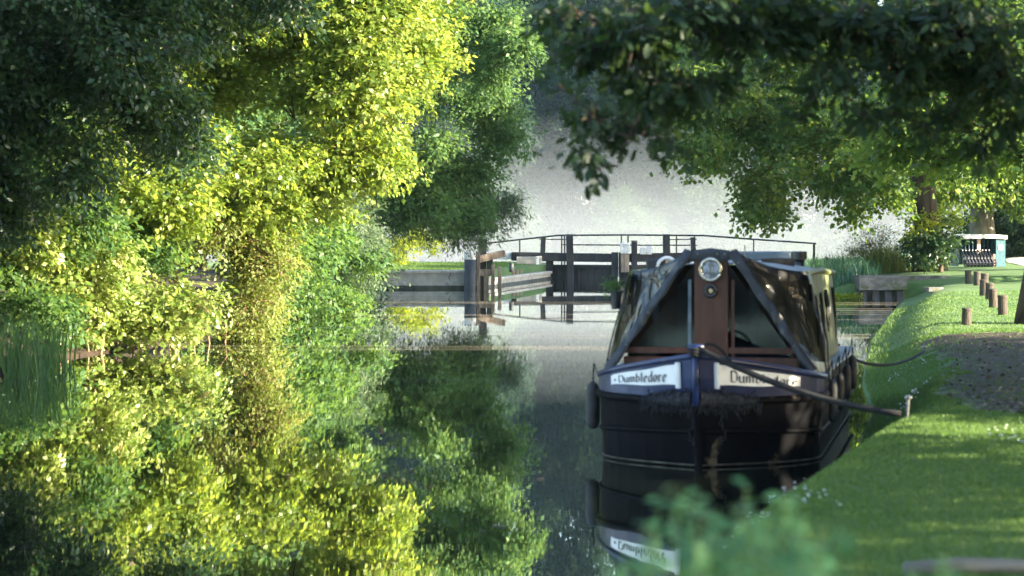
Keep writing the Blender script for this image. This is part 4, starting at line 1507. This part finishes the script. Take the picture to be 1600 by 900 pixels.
tree('elder_shrub', 'blue green bushy shrub at the water edge before the quay wall', 'shrub', (-5.9, 59, 0.35), (-5.4, 59.5, 2.6), 0.09,
     [lobe(465, 430, 57, 90, 75, 1.4), lobe(525, 420, 61, 65, 65, 1.3), lobe(430, 380, 56, 60, 60, 1.2), lobe(480, 350, 60, 70, 60, 1.3), lobe(500, 475, 58.5, 60, 26, 0.8)],
     'leaf_shrub', 9.5, 30, 0.30, 0.115, 0.65, 0.5, 0.1, twigs=0.3, sub=6, limbr=0.2)
tree('goat_willow', 'low grey green bush where the quay wall meets the trees', 'shrub', (-5.4, 74, 0.4), (-5.1, 74.5, 2.8), 0.10,
     [lobe(560, 400, 70, 52, 60, 1.4), lobe(575, 435, 74, 32, 30, 1.0), lobe(535, 340, 68, 60, 60, 1.6), lobe(550, 460, 71, 34, 16, 0.8)],
     'leaf_willow', 8, 36, 0.32, 0.12, 0.42, 0.4, 0.05, twigs=0.25)
tree('tall_alder', 'tall dense green alder behind the leaning sunlit tree', 'tree', (-6.0, 78, 0.6), (-4.6, 78, 14), 0.36,
     [lobe(630, 120, 77, 130, 140, 3), lobe(720, 230, 77.5, 90, 110, 2.4), lobe(600, 280, 76, 120, 95, 2.4), lobe(670, 320, 77, 90, 52, 2.0),
      lobe(750, 70, 75, 95, 80, 2.0), lobe(700, -40, 76, 120, 110, 3), lobe(770, 190, 78.5, 48, 70, 1.5), lobe(660, -240, 78, 190, 170, 4),
      lobe(810, 85, 74, 48, 36, 1.2), lobe(540, 200, 76, 110, 150, 2.6)],
     'leaf_alder', 4.6, 34, 0.46, 0.135, 0.6, 0.5, 0.18, twigs=0.25, sub=7, limbr=0.12, spread=(1.15, 0.38, 0.16))
tree('weeping_willow', 'feathery willow boughs hanging over the left lock side', 'tree', (-5.6, 83.5, 0.58), (-4.2, 82, 4.6), 0.24,
     [lobe(760, 325, 80, 62, 40, 1.3), lobe(705, 345, 80.5, 60, 34, 1.3), lobe(640, 335, 80, 60, 40, 1.5), lobe(800, 318, 80, 26, 24, 0.8), lobe(735, 362, 80, 40, 18, 0.9)],
     'leaf_willow', 6.5, 40, 0.42, 0.16, 0.17, 0.8, 0.18, twigs=0.8, upw=0.2, spread=(1.2, 0.25, 0.2))
tree('young_ash', 'small brilliant yellow green sapling in sun beyond the quay lawn', 'sapling', (-4.6, 97, 0.55), (-4.2, 97, 2.0), 0.06,
     [lobe(655, 372, 97, 40, 26, 0.9), lobe(622, 385, 96, 28, 22, 0.8), lobe(618, 405, 96, 22, 14, 0.7)],
     'leaf_sapling', 9, 32, 0.30, 0.11, 0.5, 0.3, 0.15, twigs=0.6)
# backing trees further up the left bank
BK = [(-14, 40, 'broad tree filling in behind the shadowed tree at far left'), (-12, 54, 'broad tree behind the leaning sunlit tree'), (-11.5, 68, 'broad tree behind the shrub bank'), (-11, 88, 'broad tree rising beyond the quay lawn on the left')]
for x, y, lab in BK:
    tree('ash_tree', lab, 'tree', (x, y, 0.7), (x + 0.3, y, 13), 0.34,
         [(x, y, 8.5, 3.6, 4.0, 5.0), (x + 2.0, y - 1, 4.6, 2.6, 3.4, 3.4), (x + 1.6, y + 3, 6, 2.8, 3, 4), (x - 1.5, y, 4.5, 3, 3, 3.5)],
         'leaf_alder', 2.2, 40, 0.6, 0.20, 0.62, 0.35, 0.05, twigs=0.1, group='trees behind the left bank')

# ------------------------------------------------------------------ trees, right bank
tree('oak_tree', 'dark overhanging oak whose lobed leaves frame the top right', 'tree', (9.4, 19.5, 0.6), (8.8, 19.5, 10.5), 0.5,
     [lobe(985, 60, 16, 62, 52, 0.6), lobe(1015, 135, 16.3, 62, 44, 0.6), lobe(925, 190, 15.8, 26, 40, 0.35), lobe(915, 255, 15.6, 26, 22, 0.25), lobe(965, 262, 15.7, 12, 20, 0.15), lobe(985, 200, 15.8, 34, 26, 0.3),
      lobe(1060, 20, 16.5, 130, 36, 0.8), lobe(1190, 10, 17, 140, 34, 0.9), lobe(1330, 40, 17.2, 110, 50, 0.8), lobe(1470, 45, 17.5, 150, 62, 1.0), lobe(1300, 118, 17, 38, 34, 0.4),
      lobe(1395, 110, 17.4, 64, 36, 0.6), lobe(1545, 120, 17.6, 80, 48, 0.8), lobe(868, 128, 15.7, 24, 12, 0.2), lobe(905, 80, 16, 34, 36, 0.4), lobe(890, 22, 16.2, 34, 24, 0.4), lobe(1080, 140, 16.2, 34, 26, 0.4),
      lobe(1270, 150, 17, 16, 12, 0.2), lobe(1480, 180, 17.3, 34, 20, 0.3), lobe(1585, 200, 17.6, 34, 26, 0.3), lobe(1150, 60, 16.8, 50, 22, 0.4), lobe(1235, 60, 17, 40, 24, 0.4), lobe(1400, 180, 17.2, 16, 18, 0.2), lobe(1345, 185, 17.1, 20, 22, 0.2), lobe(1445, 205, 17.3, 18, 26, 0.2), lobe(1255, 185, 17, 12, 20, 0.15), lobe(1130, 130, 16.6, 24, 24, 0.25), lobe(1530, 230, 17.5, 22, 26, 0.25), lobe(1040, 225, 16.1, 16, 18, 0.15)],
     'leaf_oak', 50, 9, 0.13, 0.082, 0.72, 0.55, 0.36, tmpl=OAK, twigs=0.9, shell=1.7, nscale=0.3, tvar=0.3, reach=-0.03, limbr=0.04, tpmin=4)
tree('tall_oak', 'tall dense oak above the frame shading the boat and near bank', 'tree', (11.0, 25.0, 0.6), (10.6, 25, 13), 0.55,
     [(7.5, 20, 6.8, 4.0, 4.5, 1.9), (10, 25, 8.2, 4.2, 4.5, 3.4), (11.5, 29, 7.0, 3.2, 3.2, 3.6), (9.5, 13.5, 5.2, 3.6, 4.0, 3.0), (12, 22, 4.2, 3.0, 4.5, 2.4), (12.6, 31.5, 3.4, 2.4, 4.2, 2.2), (13.0, 26.5, 3.1, 2.2, 4.0, 2.0), (8.4, 27, 6.3, 3.0, 2.6, 2.0), (10, 31, 12.3, 3.2, 3.0, 3.0), (10.5, 27, 12, 3, 3, 2.6)],  # outer lobes added out of view to shade bare earth and left-hand tree
     'leaf_oak', 3.6, 34, 0.55, 0.20, 0.66, 0.3, 0.0, twigs=0.1, nscale=1.6)
tree('added_shade_tree', 'unseen bushy tree added on the near bank to shade the foreground plants', 'tree', (10.5, 6.5, 0.6), (10.2, 6, 7), 0.3,  # outside the view, added to shade the near nettles and grass
     [(9.8, 3.5, 5.0, 3.0, 3.5, 2.6), (10.0, 9.0, 4.6, 2.8, 3.4, 2.6), (10.2, 6, 7.0, 3.0, 3.5, 2.2)],
     'leaf_oak', 3.6, 32, 0.5, 0.16, 0.66, 0.3, 0.0, twigs=0.1, nscale=1.6)
tree('lime_tree', 'tree with a thick dark trunk at the right edge of the lawn', 'tree', (8.78, 42.2, 0.45), (9.6, 43.5, 9), 0.36,
     [lobe(1540, 210, 44, 110, 50, 1.4), lobe(1430, 215, 45, 100, 38, 1.1), lobe(1500, 130, 45, 130, 50, 1.6), lobe(1400, 165, 45, 90, 36, 1.2), lobe(1600, 245, 43, 60, 36, 0.9), lobe(1370, 250, 45, 40, 18, 0.7), lobe(1470, 255, 44.5, 70, 20, 0.8),
      (11.5, 47, 5.6, 2.8, 2.6, 1.8)],
     'leaf_syc', 6, 20, 0.36, 0.125, 0.75, 0.45, 0.2, twigs=0.8, bark='bark', limbr=0.16)
tree('sycamore_tree', 'hazy green sycamore drooping low over the right of the lock', 'tree', (12.75, 78, 0.65), (11.6, 77, 14), 0.38,
     [lobe(1180, 170, 74, 110, 95, 2.4), lobe(1260, 230, 75, 110, 80, 2.4), lobe(1120, 230, 73, 70, 40, 1.6), lobe(1200, 300, 74, 60, 38, 1.3), lobe(1210, 340, 73.5, 34, 14, 0.7),
      lobe(1330, 250, 76, 90, 70, 2.2), lobe(1370, 310, 75, 50, 30, 1.3), lobe(1230, 60, 76, 150, 110, 3.2), lobe(1345, 335, 75, 18, 24, 0.6), lobe(1400, 150, 77, 130, 120, 3.0), lobe(1280, -150, 77, 230, 130, 3.4), lobe(1172, 330, 73.5, 22, 16, 0.6), lobe(1080, 150, 74, 60, 50, 1.6)],
     'leaf_syc', 4.4, 26, 0.44, 0.14, 0.8, 0.65, 0.25, twigs=0.35, sub=6, limbr=0.12, spread=(1.15, 0.4, 0.16))
for y, lab in ((67.5, 'unseen tall tree added right of the lawn to shade the sycamore from nearer by'), (75.5, 'unseen tall tree added right of the lawn beside the sycamore to shade it')):  # out of view on the right, added to keep the sycamore in shade
    tree('offframe_shade_tree', lab, 'tree', (19.3, y, 0.7), (19.0, y, 12), 0.4,
         [(18.8, y, 8.2, 3.2, 3.8, 3.6), (18.6, y + 1.5, 5.2, 2.8, 3, 2.6), (18.4, y - 1.5, 10.0, 2.6, 3, 2.4)],
         'leaf_alder', 3.2, 36, 0.55, 0.18, 0.65, 0.35, 0.0, twigs=0.1, group='unseen shade trees added right of the lawn')
tree('grey_sycamore', 'sycamore with a pale grey trunk behind the trolley shelter', 'tree', (17.6, 96, 0.8), (17.8, 97, 13), 0.45,
     [lobe(1490, 250, 94, 110, 60, 2.4), lobe(1570, 270, 95, 90, 60, 2.4), lobe(1470, 300, 93, 60, 22, 1.6), lobe(1560, 160, 95, 130, 90, 3), lobe(1640, 240, 95, 100, 110, 3), (19, 98, 9, 4, 4, 4), (16.2, 86, 6.6, 2.6, 2.6, 2.4), (14.2, 88, 5.8, 2.0, 2.6, 1.7), (15.5, 83, 6.4, 2.2, 2.4, 1.8), (15.2, 91.5, 6.0, 2.2, 3.0, 1.9)],  # the nearer lobes at the end are added to shade the wing wall
     'leaf_syc', 3.2, 40, 0.52, 0.17, 0.8, 0.45, 0.10, bark='bark_grey', twigs=0.25)
tree('laurel_bush', 'dark rounded bush with sunlit top leaves left of the trolley shelter', 'bush', (12.8, 76.5, 0.65), (12.8, 76.5, 1.7), 0.07,
     [lobe(1450, 390, 76.5, 36, 24, 1.0), lobe(1440, 372, 76.5, 20, 16, 0.7), lobe(1472, 376, 77, 22, 20, 0.9)],
     'leaf_dark', 9, 40, 0.32, 0.12, 0.6, 0.3, 0.0, twigs=0.15)
tree('sunlit_bush_top', 'yellow green leaves coloured as the sunlit top of the dark bush by the trolley shelter', 'sapling', (13.0, 78, 0.65), (13.1, 78, 2.2), 0.05,  # bright leaf colour stands in for sunlight on the bush's top leaves
     [lobe(1450, 350, 77.6, 34, 14, 0.7), lobe(1480, 345, 78.5, 30, 14, 0.7), lobe(1430, 368, 77, 18, 12, 0.5)],
     'leaf_sapling', 7, 26, 0.3, 0.12, 0.7, 0.3, 0.15, twigs=0.5)
tree('dark_bush', 'dark shaded bush on the right behind the trolley shelter', 'bush', (19.2, 99, 0.8), (19.2, 99, 2.2), 0.08,
     [lobe(1590, 370, 99, 48, 44, 1.6), lobe(1540, 350, 100, 40, 26, 1.3), lobe(1640, 360, 98, 40, 50, 1.5), lobe(1600, 330, 100, 50, 24, 1.3)],
     'leaf_dark', 8, 40, 0.36, 0.14, 0.6, 0.3, 0.0, twigs=0.15)

# unseen trees added behind the viewer to darken what windows and hull mirror
for x, y, lab in ((-12, -18, 'unseen leafy tree added on the left behind the viewpoint to darken reflections'), (7.5, -22, 'unseen leafy tree added on the right behind the viewpoint to darken reflections'), (-3, -42, 'unseen leafy tree added far behind the viewpoint to darken reflections')):
    tree('added_rear_tree', lab, 'tree', (x, y, 0.4), (x, y, 13), 0.35,
         [(x, y, 8.0, 5.0, 4.0, 5.5), (x - 2.5, y, 4.2, 3.5, 3, 3.4), (x + 2.5, y, 4.6, 3.5, 3, 3.4)],
         'leaf_alder', 1.5, 30, 0.8, 0.30, 0.65, 0.3, 0.0, twigs=0.05)

# ------------------------------------------------------------------ far wood in the haze
FAR = []
labs = ['misty tree of the far wood, {}']
proto = []
for v in range(3):
    hh = (19, 22, 17)[v]
    base = (300 + v * 30, 300, 0)
    x, y = base[0], base[1]
    tr = tree('wood_tree', 'far tree', 'tree', base, (x, y, hh * 0.6), 0.35,
              [(x, y, hh * 0.62, 3.6, 3.6, hh * 0.36), (x + 1.8, y - 0.8, hh * 0.40, 2.8, 2.8, hh * 0.24), (x - 1.9, y - 0.4, hh * 0.42, 2.8, 2.8, hh * 0.26), (x + 0.3, y - 1, hh * 0.22, 3.2, 2.8, hh * 0.18), (x - 0.8, y, hh * 0.85, 2.4, 2.4, hh * 0.15)],
              ('leaf_far', 'leaf_far_dark', 'leaf_far_pale')[v], 2.2, 60, 0.75, 0.24, 0.62, 0.3, 0.05, twigs=0.05, sub=5)
    proto.append(tr)
names = []
k = 0
for row, (Y, x0, x1, n) in enumerate(((172, -22, 46, 12), (196, -30, 58, 12))):
    for i in range(n):
        x = x0 + (x1 - x0) * (i + random.uniform(0.25, 0.75)) / n
        y = Y + random.uniform(-7, 7)
        o = proto[k] if k < 3 else copy_tree(proto[k % 3])
        k += 1
        o.location = (x, y, far_z(x, y) - 0.1)
        s = random.uniform(1.0, 1.2) * (1.0 if row == 0 else 1.3)
        o.scale = (s, s, s * random.uniform(0.95, 1.12))
        o.rotation_euler = (0, 0, random.random() * 6.28)
        o['label'] = 'hazy blue green tree of the far wood beyond the misty river'
        o['group'] = 'trees of the far misty wood'
# low misty shrubs along the far river bank
sh = None
for i in range(9):
    x = -8 + 5.0 * i + random.uniform(-1.5, 1.5); y = 156 + random.uniform(-3, 5)
    if sh is None:
        sh = tree('river_bush', 'pale misty bush on the far river bank below the wood', 'bush', (x, y, -1.4), (x, y, 2.5), 0.1,
                  [(x, y, 1.6, 2.2, 2.0, 1.9), (x + 1.6, y, 0.7, 1.6, 1.6, 1.4), (x - 1.4, y, 1.0, 1.5, 1.6, 1.5), (x + 0.4, y, 3.0, 1.1, 1.1, 1.1)], 'leaf_far_pale', 4.5, 44, 0.55, 0.2, 0.4, 0.3, 0.12, twigs=0.3, group='bushes on the far river bank', zmin=-1.3)
        o = sh
    else:
        o = copy_tree(sh)
        o.location = (x, y, -1.5)
        s = random.uniform(0.7, 1.35)
        o.scale = (s, s, s); o.rotation_euler = (0, 0, random.random() * 6)


# ------------------------------------------------------------------ grasses and low plants
BLADE = (np.array([(0, 0.5, 0), (0, -0.5, 0), (0.5, 0.34, 0.0), (0.5, -0.34, 0.0), (1, 0, 0)], float), [(0, 1, 3), (0, 3, 2), (2, 3, 4)])


def blade_mesh(name, mat, base, hgt, wid, lean, tint, parent=None, origin=(0, 0, 0)):
    """curved blades: 5 verts, the tip bent over by lean"""
    n = len(base)
    a = rng.random(n) * 6.283
    side = np.stack([np.cos(a), np.sin(a), np.zeros(n)], 1)
    fw = np.stack([-np.sin(a), np.cos(a), np.zeros(n)], 1)
    up = np.array((0, 0, 1.0))
    h = hgt[:, None]; w = wid[:, None] / 2; l = lean[:, None]
    v0 = base + side * w; v1 = base - side * w
    m = base + up * h * 0.6 + fw * h * l * 0.35
    v2 = m + side * w * 0.7; v3 = m - side * w * 0.7
    v4 = base + up * h * (1.0 - 0.35 * l) + fw * h * l
    V = np.stack([v0, v1, v2, v3, v4], 1).reshape(-1, 3) - np.array(origin)
    T = np.array([(0, 1, 3), (0, 3, 2), (2, 3, 4)])
    Fi = (T[None] + (np.arange(n) * 5)[:, None, None]).reshape(-1)
    me = bpy.data.meshes.new(name)
    me.vertices.add(n * 5); me.vertices.foreach_set('co', V.astype(np.float32).ravel())
    nf = n * 3
    me.loops.add(nf * 3); me.loops.foreach_set('vertex_index', Fi.astype(np.int32))
    me.polygons.add(nf); me.polygons.foreach_set('loop_start', np.arange(0, nf * 3, 3, dtype=np.int32))
    me.update(calc_edges=True)
    t = me.attributes.new('tint', 'FLOAT', 'POINT')
    t.data.foreach_set('value', np.repeat(np.clip(tint, 0, 1), 5).astype(np.float32))
    me.materials.append(mat)
    o = bpy.data.objects.new(name, me); COL.objects.link(o)
    if parent: o.parent = parent
    else: o.location = origin
    return o


def is_dirt(x, y):
    ln = interp([(-60, 30), (19.0, 30), (20.2, 4.3), (22, 3.75), (24.4, 4.0), (31, 5.1), (38.6, 5.9), (40, 30), (400, 30)], y)
    return sm(-0.5, 0.9, x - ln) + 0.5 * noise.noise(Vector((x * 1.3, y * 1.3, 0)))


def lawn():
    pts = []
    for (y0, y1, n) in ((8, 16, 70000), (16, 26, 70000), (26, 40, 45000), (40, 62, 16000)):
        for _ in range(n):
            y = y0 + (y1 - y0) * random.random()
            xa = max(interp(ER, y) + 0.03, -0.22 * y)
            xb = 0.215 * y + 0.4
            if xb <= xa: continue
            x = xa + (xb - xa) * random.random()
            if is_dirt(x, y) > 0.45 and random.random() > 0.06:
                continue
            pts.append((x, y, land_z(x, y) - 0.005))
    b = np.array(pts)
    n = len(b)
    ed = np.array([x - interp(ER, y) for x, y, z in pts])
    h = rng.uniform(0.02, 0.042, n) * (1 + 1.5 * (ed < 0.35) * rng.random(n))
    w = rng.uniform(0.004, 0.008, n) * (1 + (b[:, 1] / 30) ** 1.0)
    nz = np.array([noise.noise(Vector((x * 0.6, y * 0.35, 1))) for x, y, z in pts])
    o = blade_mesh('grass', M['grass_blade'], b, h, w, rng.uniform(0.1, 0.9, n), 0.45 + 0.35 * nz + rng.normal(size=n) * 0.2)
    tag(o, kind='stuff')
    # quay lawn
    pts = []
    for _ in range(26000):
        x = random.uniform(-5.2, 1.2); y = random.uniform(84.3, 103)
        if x > interp(EL, y) - 0.5: continue
        pts.append((x, y, land_z(x, y) - 0.005))
    b = np.array(pts); n = len(b)
    o = blade_mesh('quay_grass', M['grass_blade'], b, rng.uniform(0.03, 0.09, n), rng.uniform(0.015, 0.03, n), rng.uniform(0.1, 0.8, n), 0.5 + rng.normal(size=n) * 0.25)
    tag(o, kind='stuff')
    # litter on the trodden earth
    P = []
    while len(P) < 700:
        y = random.uniform(20, 40); x = random.uniform(3.3, 0.215 * y)
        if is_dirt(x, y) > 0.4: P.append((x, y, land_z(x, y) + 0.012))
    P = np.array(P); n = len(P)
    o = leaf_object('leaf_litter', M['litter'], P, rng.normal(size=(n, 3)) * np.array((1, 1, 0.15)), np.array((0, 0, 1.0)) + rng.normal(size=(n, 3)) * 0.3, rng.uniform(0.03, 0.09, n), rng.uniform(0.02, 0.06, n), rng.random(n), RHOMB)
    tag(o, kind='stuff')
    n = 90
    yy = rng.uniform(17, 60, n)
    P = np.stack([rng.uniform(-0.17, 0.02, n) * yy, yy, np.full(n, 0.006)], 1)
    o = leaf_object('floating_leaves', M['litter'], P, rng.normal(size=(n, 3)) * np.array((1, 1, 0.02)), np.tile(np.array((0.02, 0, 1.0)), (n, 1)), rng.uniform(0.05, 0.09, n), rng.uniform(0.03, 0.05, n), rng.uniform(0.5, 1, n), RHOMB)
    tag(o, kind='stuff')
    P = []
    while len(P) < 150:
        y = random.uniform(14, 34); x = random.uniform(interp(ER, y) + 0.3, 0.21 * y)
        if noise.noise(Vector((x * 0.5, y * 0.3, 5))) > 0.08 and is_dirt(x, y) < 0.3: P.append((x, y, land_z(x, y) + 0.06))
    P = np.array(P); n = len(P)
    o = leaf_object('daisies', M['petal'], P, rng.normal(size=(n, 3)) * np.array((1, 1, 0.1)), np.tile(np.array((0, -0.3, 1.0)), (n, 1)), np.full(n, 0.022), np.full(n, 0.022), rng.random(n), RHOMB)
    tag(o, kind='stuff')


lawn()


def reeds():
    n = 5200
    x = rng.uniform(6.9, 10.3, n); y = rng.uniform(71.6, 80, n)
    z = np.array([max(0.0, land_z(a, b_)) for a, b_ in zip(x, y)])
    b = np.stack([x, y, z], 1)
    h = rng.uniform(0.45, 0.95, n) * (0.7 + 0.3 * np.sin(x * 3 + y))
    o = blade_mesh('reed_bed', M['reed'], b, h, rng.uniform(0.02, 0.04, n), rng.uniform(0.15, 0.7, n), 0.4 + rng.normal(size=n) * 0.22, None, (8.6, 73, 0))
    tag(o, 'dense blue green reed bed behind the boat beside the concrete landing', 'reeds', kind='thing')
    # bright marginal weed on the water line
    n = 900
    P = np.stack([rng.uniform(8.2, 9.7, n), rng.uniform(70.7, 71.4, n), rng.uniform(0.02, 0.16, n)], 1)
    o = leaf_object('water_weed', M['leaf_sapling'], P, rng.normal(size=(n, 3)), rng.normal(size=(n, 3)) + np.array((0, 0, 1.2)), rng.uniform(0.05, 0.1, n), rng.uniform(0.03, 0.06, n), rng.random(n), RHOMB, None, (9, 71, 0))
    tag(o, 'bright yellow green weed along the water below the reeds', 'weed', kind='thing')
    # tall seeding weeds
    w = tree('weed_clump', 'tall wispy seeding weeds standing on the concrete landing', 'weeds', (11.4, 79, 0.55), (11.4, 79, 1.2), 0.03,
             [lobe(1370, 405, 79, 40, 26, 1.0), lobe(1362, 385, 79, 28, 26, 0.7), lobe(1395, 400, 80, 32, 24, 0.9), lobe(1335, 395, 79.5, 24, 22, 0.7), lobe(1380, 372, 79, 14, 20, 0.4)],
             'leaf_willow', 10, 30, 0.28, 0.075, 0.3, -0.5, 0.15, bark='drystem', twigs=0.9)
    n = 900
    bx = rng.normal(11.45, 0.5, n); by = rng.normal(79, 0.5, n)
    b = np.stack([bx, by, np.full(n, 0.5)], 1)
    bo = blade_mesh('grass_tuft', M['leaf_bramble'], b, rng.uniform(0.5, 1.25, n), rng.uniform(0.015, 0.03, n), rng.uniform(0.1, 0.6, n), rng.random(n), None, (11.4, 79, 0.5))
    tag(bo, 'straw coloured tall grass tuft among the weeds on the landing', 'grass tuft', kind='thing')
    # sedge at the far left water edge
    n = 520
    bx = rng.uniform(-7.7, -6.35, n); by = rng.uniform(34.5, 37.2, n)
    b = np.stack([bx, by, np.zeros(n)], 1)
    o = blade_mesh('sedge_clump', M['leaf_alder'], b, rng.uniform(0.4, 1.15, n), rng.uniform(0.014, 0.026, n), rng.uniform(0.2, 0.9, n), 0.3 + rng.normal(size=n) * 0.2, None, (-7, 35.5, 0))
    tag(o, 'dark green sedge clump at the left water edge', 'sedge', kind='thing')
    # dry stems in the water under the bank
    for k in range(14):
        px = 90 + 24 * k + random.uniform(-8, 8)
        D = interp([(0, 40.0), (150, 41.4), (300, 44.6), (450, 47.5)], px)
        p = at(px, 0, D); 
        h = random.uniform(0.3, 0.8)
        pts = [(p.x, D, -0.1), (p.x + random.uniform(-0.08, 0.08), D, h * 0.5), (p.x + random.uniform(-0.25, 0.25), D + 0.15, h)]
        o = MB().tube(pts, [0.016, 0.013, 0.007], 5).build('dry_stem', M['drystem'], None, (p.x, D, 0))
        tag(o, 'pale dry stem standing in the water below the left bank', 'stem', 'dry stems along the left bank')


reeds()


def near_plants():
    prof = [(930, 900), (960, 862), (1010, 800), (1060, 748), (1120, 800), (1170, 752), (1215, 765), (1300, 800), (1400, 835), (1500, 865), (1620, 890)]
    for i in range(44):
        px = 945 + 460 * (i + random.random()) / 44 if i < 36 else random.uniform(1380, 1560)
        Y = random.uniform(4.4, 5.9)
        py = interp(prof, px) + random.uniform(-4, 60)
        tp = at(px, py, Y)
        x, y = tp.x, tp.y
        z0 = land_z(x, y)
        h = tp.z - z0
        r = thing('nettle_plant', (x, y, z0), 'soft blurred green nettle along the bottom edge in front of the bow', 'nettle', 'blurred nettles in the near foreground')
        st = MB()
        dx, dy = random.uniform(-0.12, 0.12), random.uniform(-0.1, 0.1)
        pts = [(-dx + dx * t * t, -dy + dy * t * t, h * t) for t in (0, 0.33, 0.66, 1.0)]
        st.tube(pts, [0.005, 0.004, 0.003, 0.0015], 5).build('stem', M['near_stem'], r)
        n = 74
        t = rng.uniform(0.3, 1.0, n)
        P = np.stack([-dx + dx * t * t, -dy + dy * t * t, h * t], 1)
        a = rng.random(n) * 6.283
        A = np.stack([np.cos(a), np.sin(a), rng.uniform(-0.6, 0.4, n)], 1)
        L = rng.uniform(0.045, 0.085, n) * (1.2 - 0.65 * t)
        leaf_object('foliage', M['near_leaf'], P, A, np.array((0, 0, 1.0)) + rng.normal(size=(n, 3)) * 0.4, L, L * 0.55, rng.random(n), RHOMB, r)
    for i in range(14):
        px = random.uniform(960, 1330)
        Y = random.uniform(4.4, 5.6)
        tp = at(px, interp(prof, px) + random.uniform(-10, 50), Y)
        x, y = tp.x, tp.y
        z0 = land_z(x, y)
        n = 22
        b = np.stack([rng.normal(x, 0.05, n), rng.normal(y, 0.05, n), np.full(n, z0)], 1)
        o = blade_mesh('grass_tuft', M['near_leaf' if i % 3 else 'leaf_bramble'], b, rng.uniform(0.7, 1.05, n) * (tp.z - z0), rng.uniform(0.005, 0.010, n), rng.uniform(0.05, 0.45, n), rng.random(n), None, (x, y, z0))
        tag(o, 'blurred tall grass tuft among the foreground nettles', 'grass tuft', 'blurred grass tufts in the near foreground', 'thing')
    p0, p1 = at(1425, 893, 11.3), at(1640, 890, 11.3)
    r = thing('fallen_log', (p0 + p1) / 2, 'blurred pale log lying on grass at the bottom right corner', 'log')
    z = land_z(2.1, 11.3) + 0.03
    MB().tube([(-0.34, 0, 0), (-0.1, 0.02, 0.012), (0.15, 0.0, 0.008), (0.45, 0.02, 0.0)], [0.03, 0.036, 0.035, 0.03], 10).build('bark', M['log'], r, smooth=True)
    r.location.z = max(r.location.z, z)


near_plants()

# ------------------------------------------------------------------ air
SUN_EL = R(21)
SUN_DIR = Vector((1.0, -0.35, 0)).normalized()


def volume_box(name, x0, x1, y0, y1, z0, z1, dens, col, an):
    mb = MB()
    vs = [(x, y, z) for x in (x0, x1) for y in (y0, y1) for z in (z0, z1)]
    mb.add(vs, [(0, 1, 3, 2), (4, 6, 7, 5), (0, 4, 5, 1), (2, 3, 7, 6), (0, 2, 6, 4), (1, 5, 7, 3)])
    t = NT(name)
    p = t.n('ShaderNodeVolumePrincipled')
    p.inputs['Color'].default_value = (*col, 1)
    p.inputs['Density'].default_value = dens
    p.inputs['Anisotropy'].default_value = an
    t.l(p.outputs[0], t.out.inputs['Volume'])
    o = mb.build(name, t.m)
    return tag(o, kind='stuff')


volume_box('haze', -260, 260, -70, 420, -4, 48, 0.00006, (0.52, 0.80, 1.0), 0.1)
def mist_wedge(name, x0, x1, prof, dens, col):
    mb = MB()
    n = len(prof)
    mb.add([(x0, y, z) for y, z in prof] + [(x1, y, z) for y, z in prof],
           [tuple(range(n)), tuple(range(2 * n - 1, n - 1, -1))] + [(i, n + i, n + (i + 1) % n, (i + 1) % n) for i in range(n)])
    t = NT(name)
    p = t.n('ShaderNodeVolumePrincipled')
    p.inputs['Color'].default_value = (*col, 1)
    p.inputs['Density'].default_value = dens
    p.inputs['Anisotropy'].default_value = 0.1
    t.l(p.outputs[0], t.out.inputs['Volume'])
    return tag(mb.build(name, t.m), kind='stuff')


# mist lying on the lower river, its top rising away from the lock
mist_wedge('river_mist', -59, 75, [(107, -1.55), (107, 1.9), (118, 2.9), (130, 4.2), (140, 5.9), (149.5, 8.6), (149.6, -1.55)], 0.0056, (0.86, 0.94, 1.0))
volume_box('valley_mist', -120, 120, 106, 147, -1.45, 26, 0.00024, (0.42, 0.72, 1.0), 0.1)

# ------------------------------------------------------------------ light
w = bpy.data.worlds.new('World')
scene.world = w
w.use_nodes = True
nt = w.node_tree
nt.nodes.clear()
out = nt.nodes.new('ShaderNodeOutputWorld')
bg = nt.nodes.new('ShaderNodeBackground')
sky = nt.nodes.new('ShaderNodeTexSky')
sky.sky_type = 'NISHITA'
sky.sun_disc = False
sky.sun_elevation = SUN_EL
sky.sun_rotation = math.atan2(SUN_DIR.x, SUN_DIR.y)
bg.inputs['Strength'].default_value = 0.095
nt.links.new(sky.outputs[0], bg.inputs[0])
nt.links.new(bg.outputs[0], out.inputs['Surface'])
sd = bpy.data.lights.new('sun', 'SUN')
sd.energy = 5.0
sd.angle = R(0.5)
sd.color = (1.0, 0.87, 0.65)
so = bpy.data.objects.new('sun', sd)
COL.objects.link(so)
sv = Vector((SUN_DIR.x * math.cos(SUN_EL), SUN_DIR.y * math.cos(SUN_EL), math.sin(SUN_EL)))
so.rotation_euler = (-sv).to_track_quat('-Z', 'Y').to_euler()
so.location = (40, 20, 30)

vs = scene.view_settings
vs.view_transform = 'Standard'
vs.look = 'None'
vs.exposure = 3.05
vs.gamma = 1.0
vs.use_curve_mapping = False
c = scene.cycles
c.use_denoising = True
c.max_bounces = 7
c.diffuse_bounces = 3
c.glossy_bounces = 3
c.transmission_bounces = 3
c.volume_bounces = 1
c.transparent_max_bounces = 8
c.sample_clamp_indirect = 6.0
c.use_adaptive_sampling = False
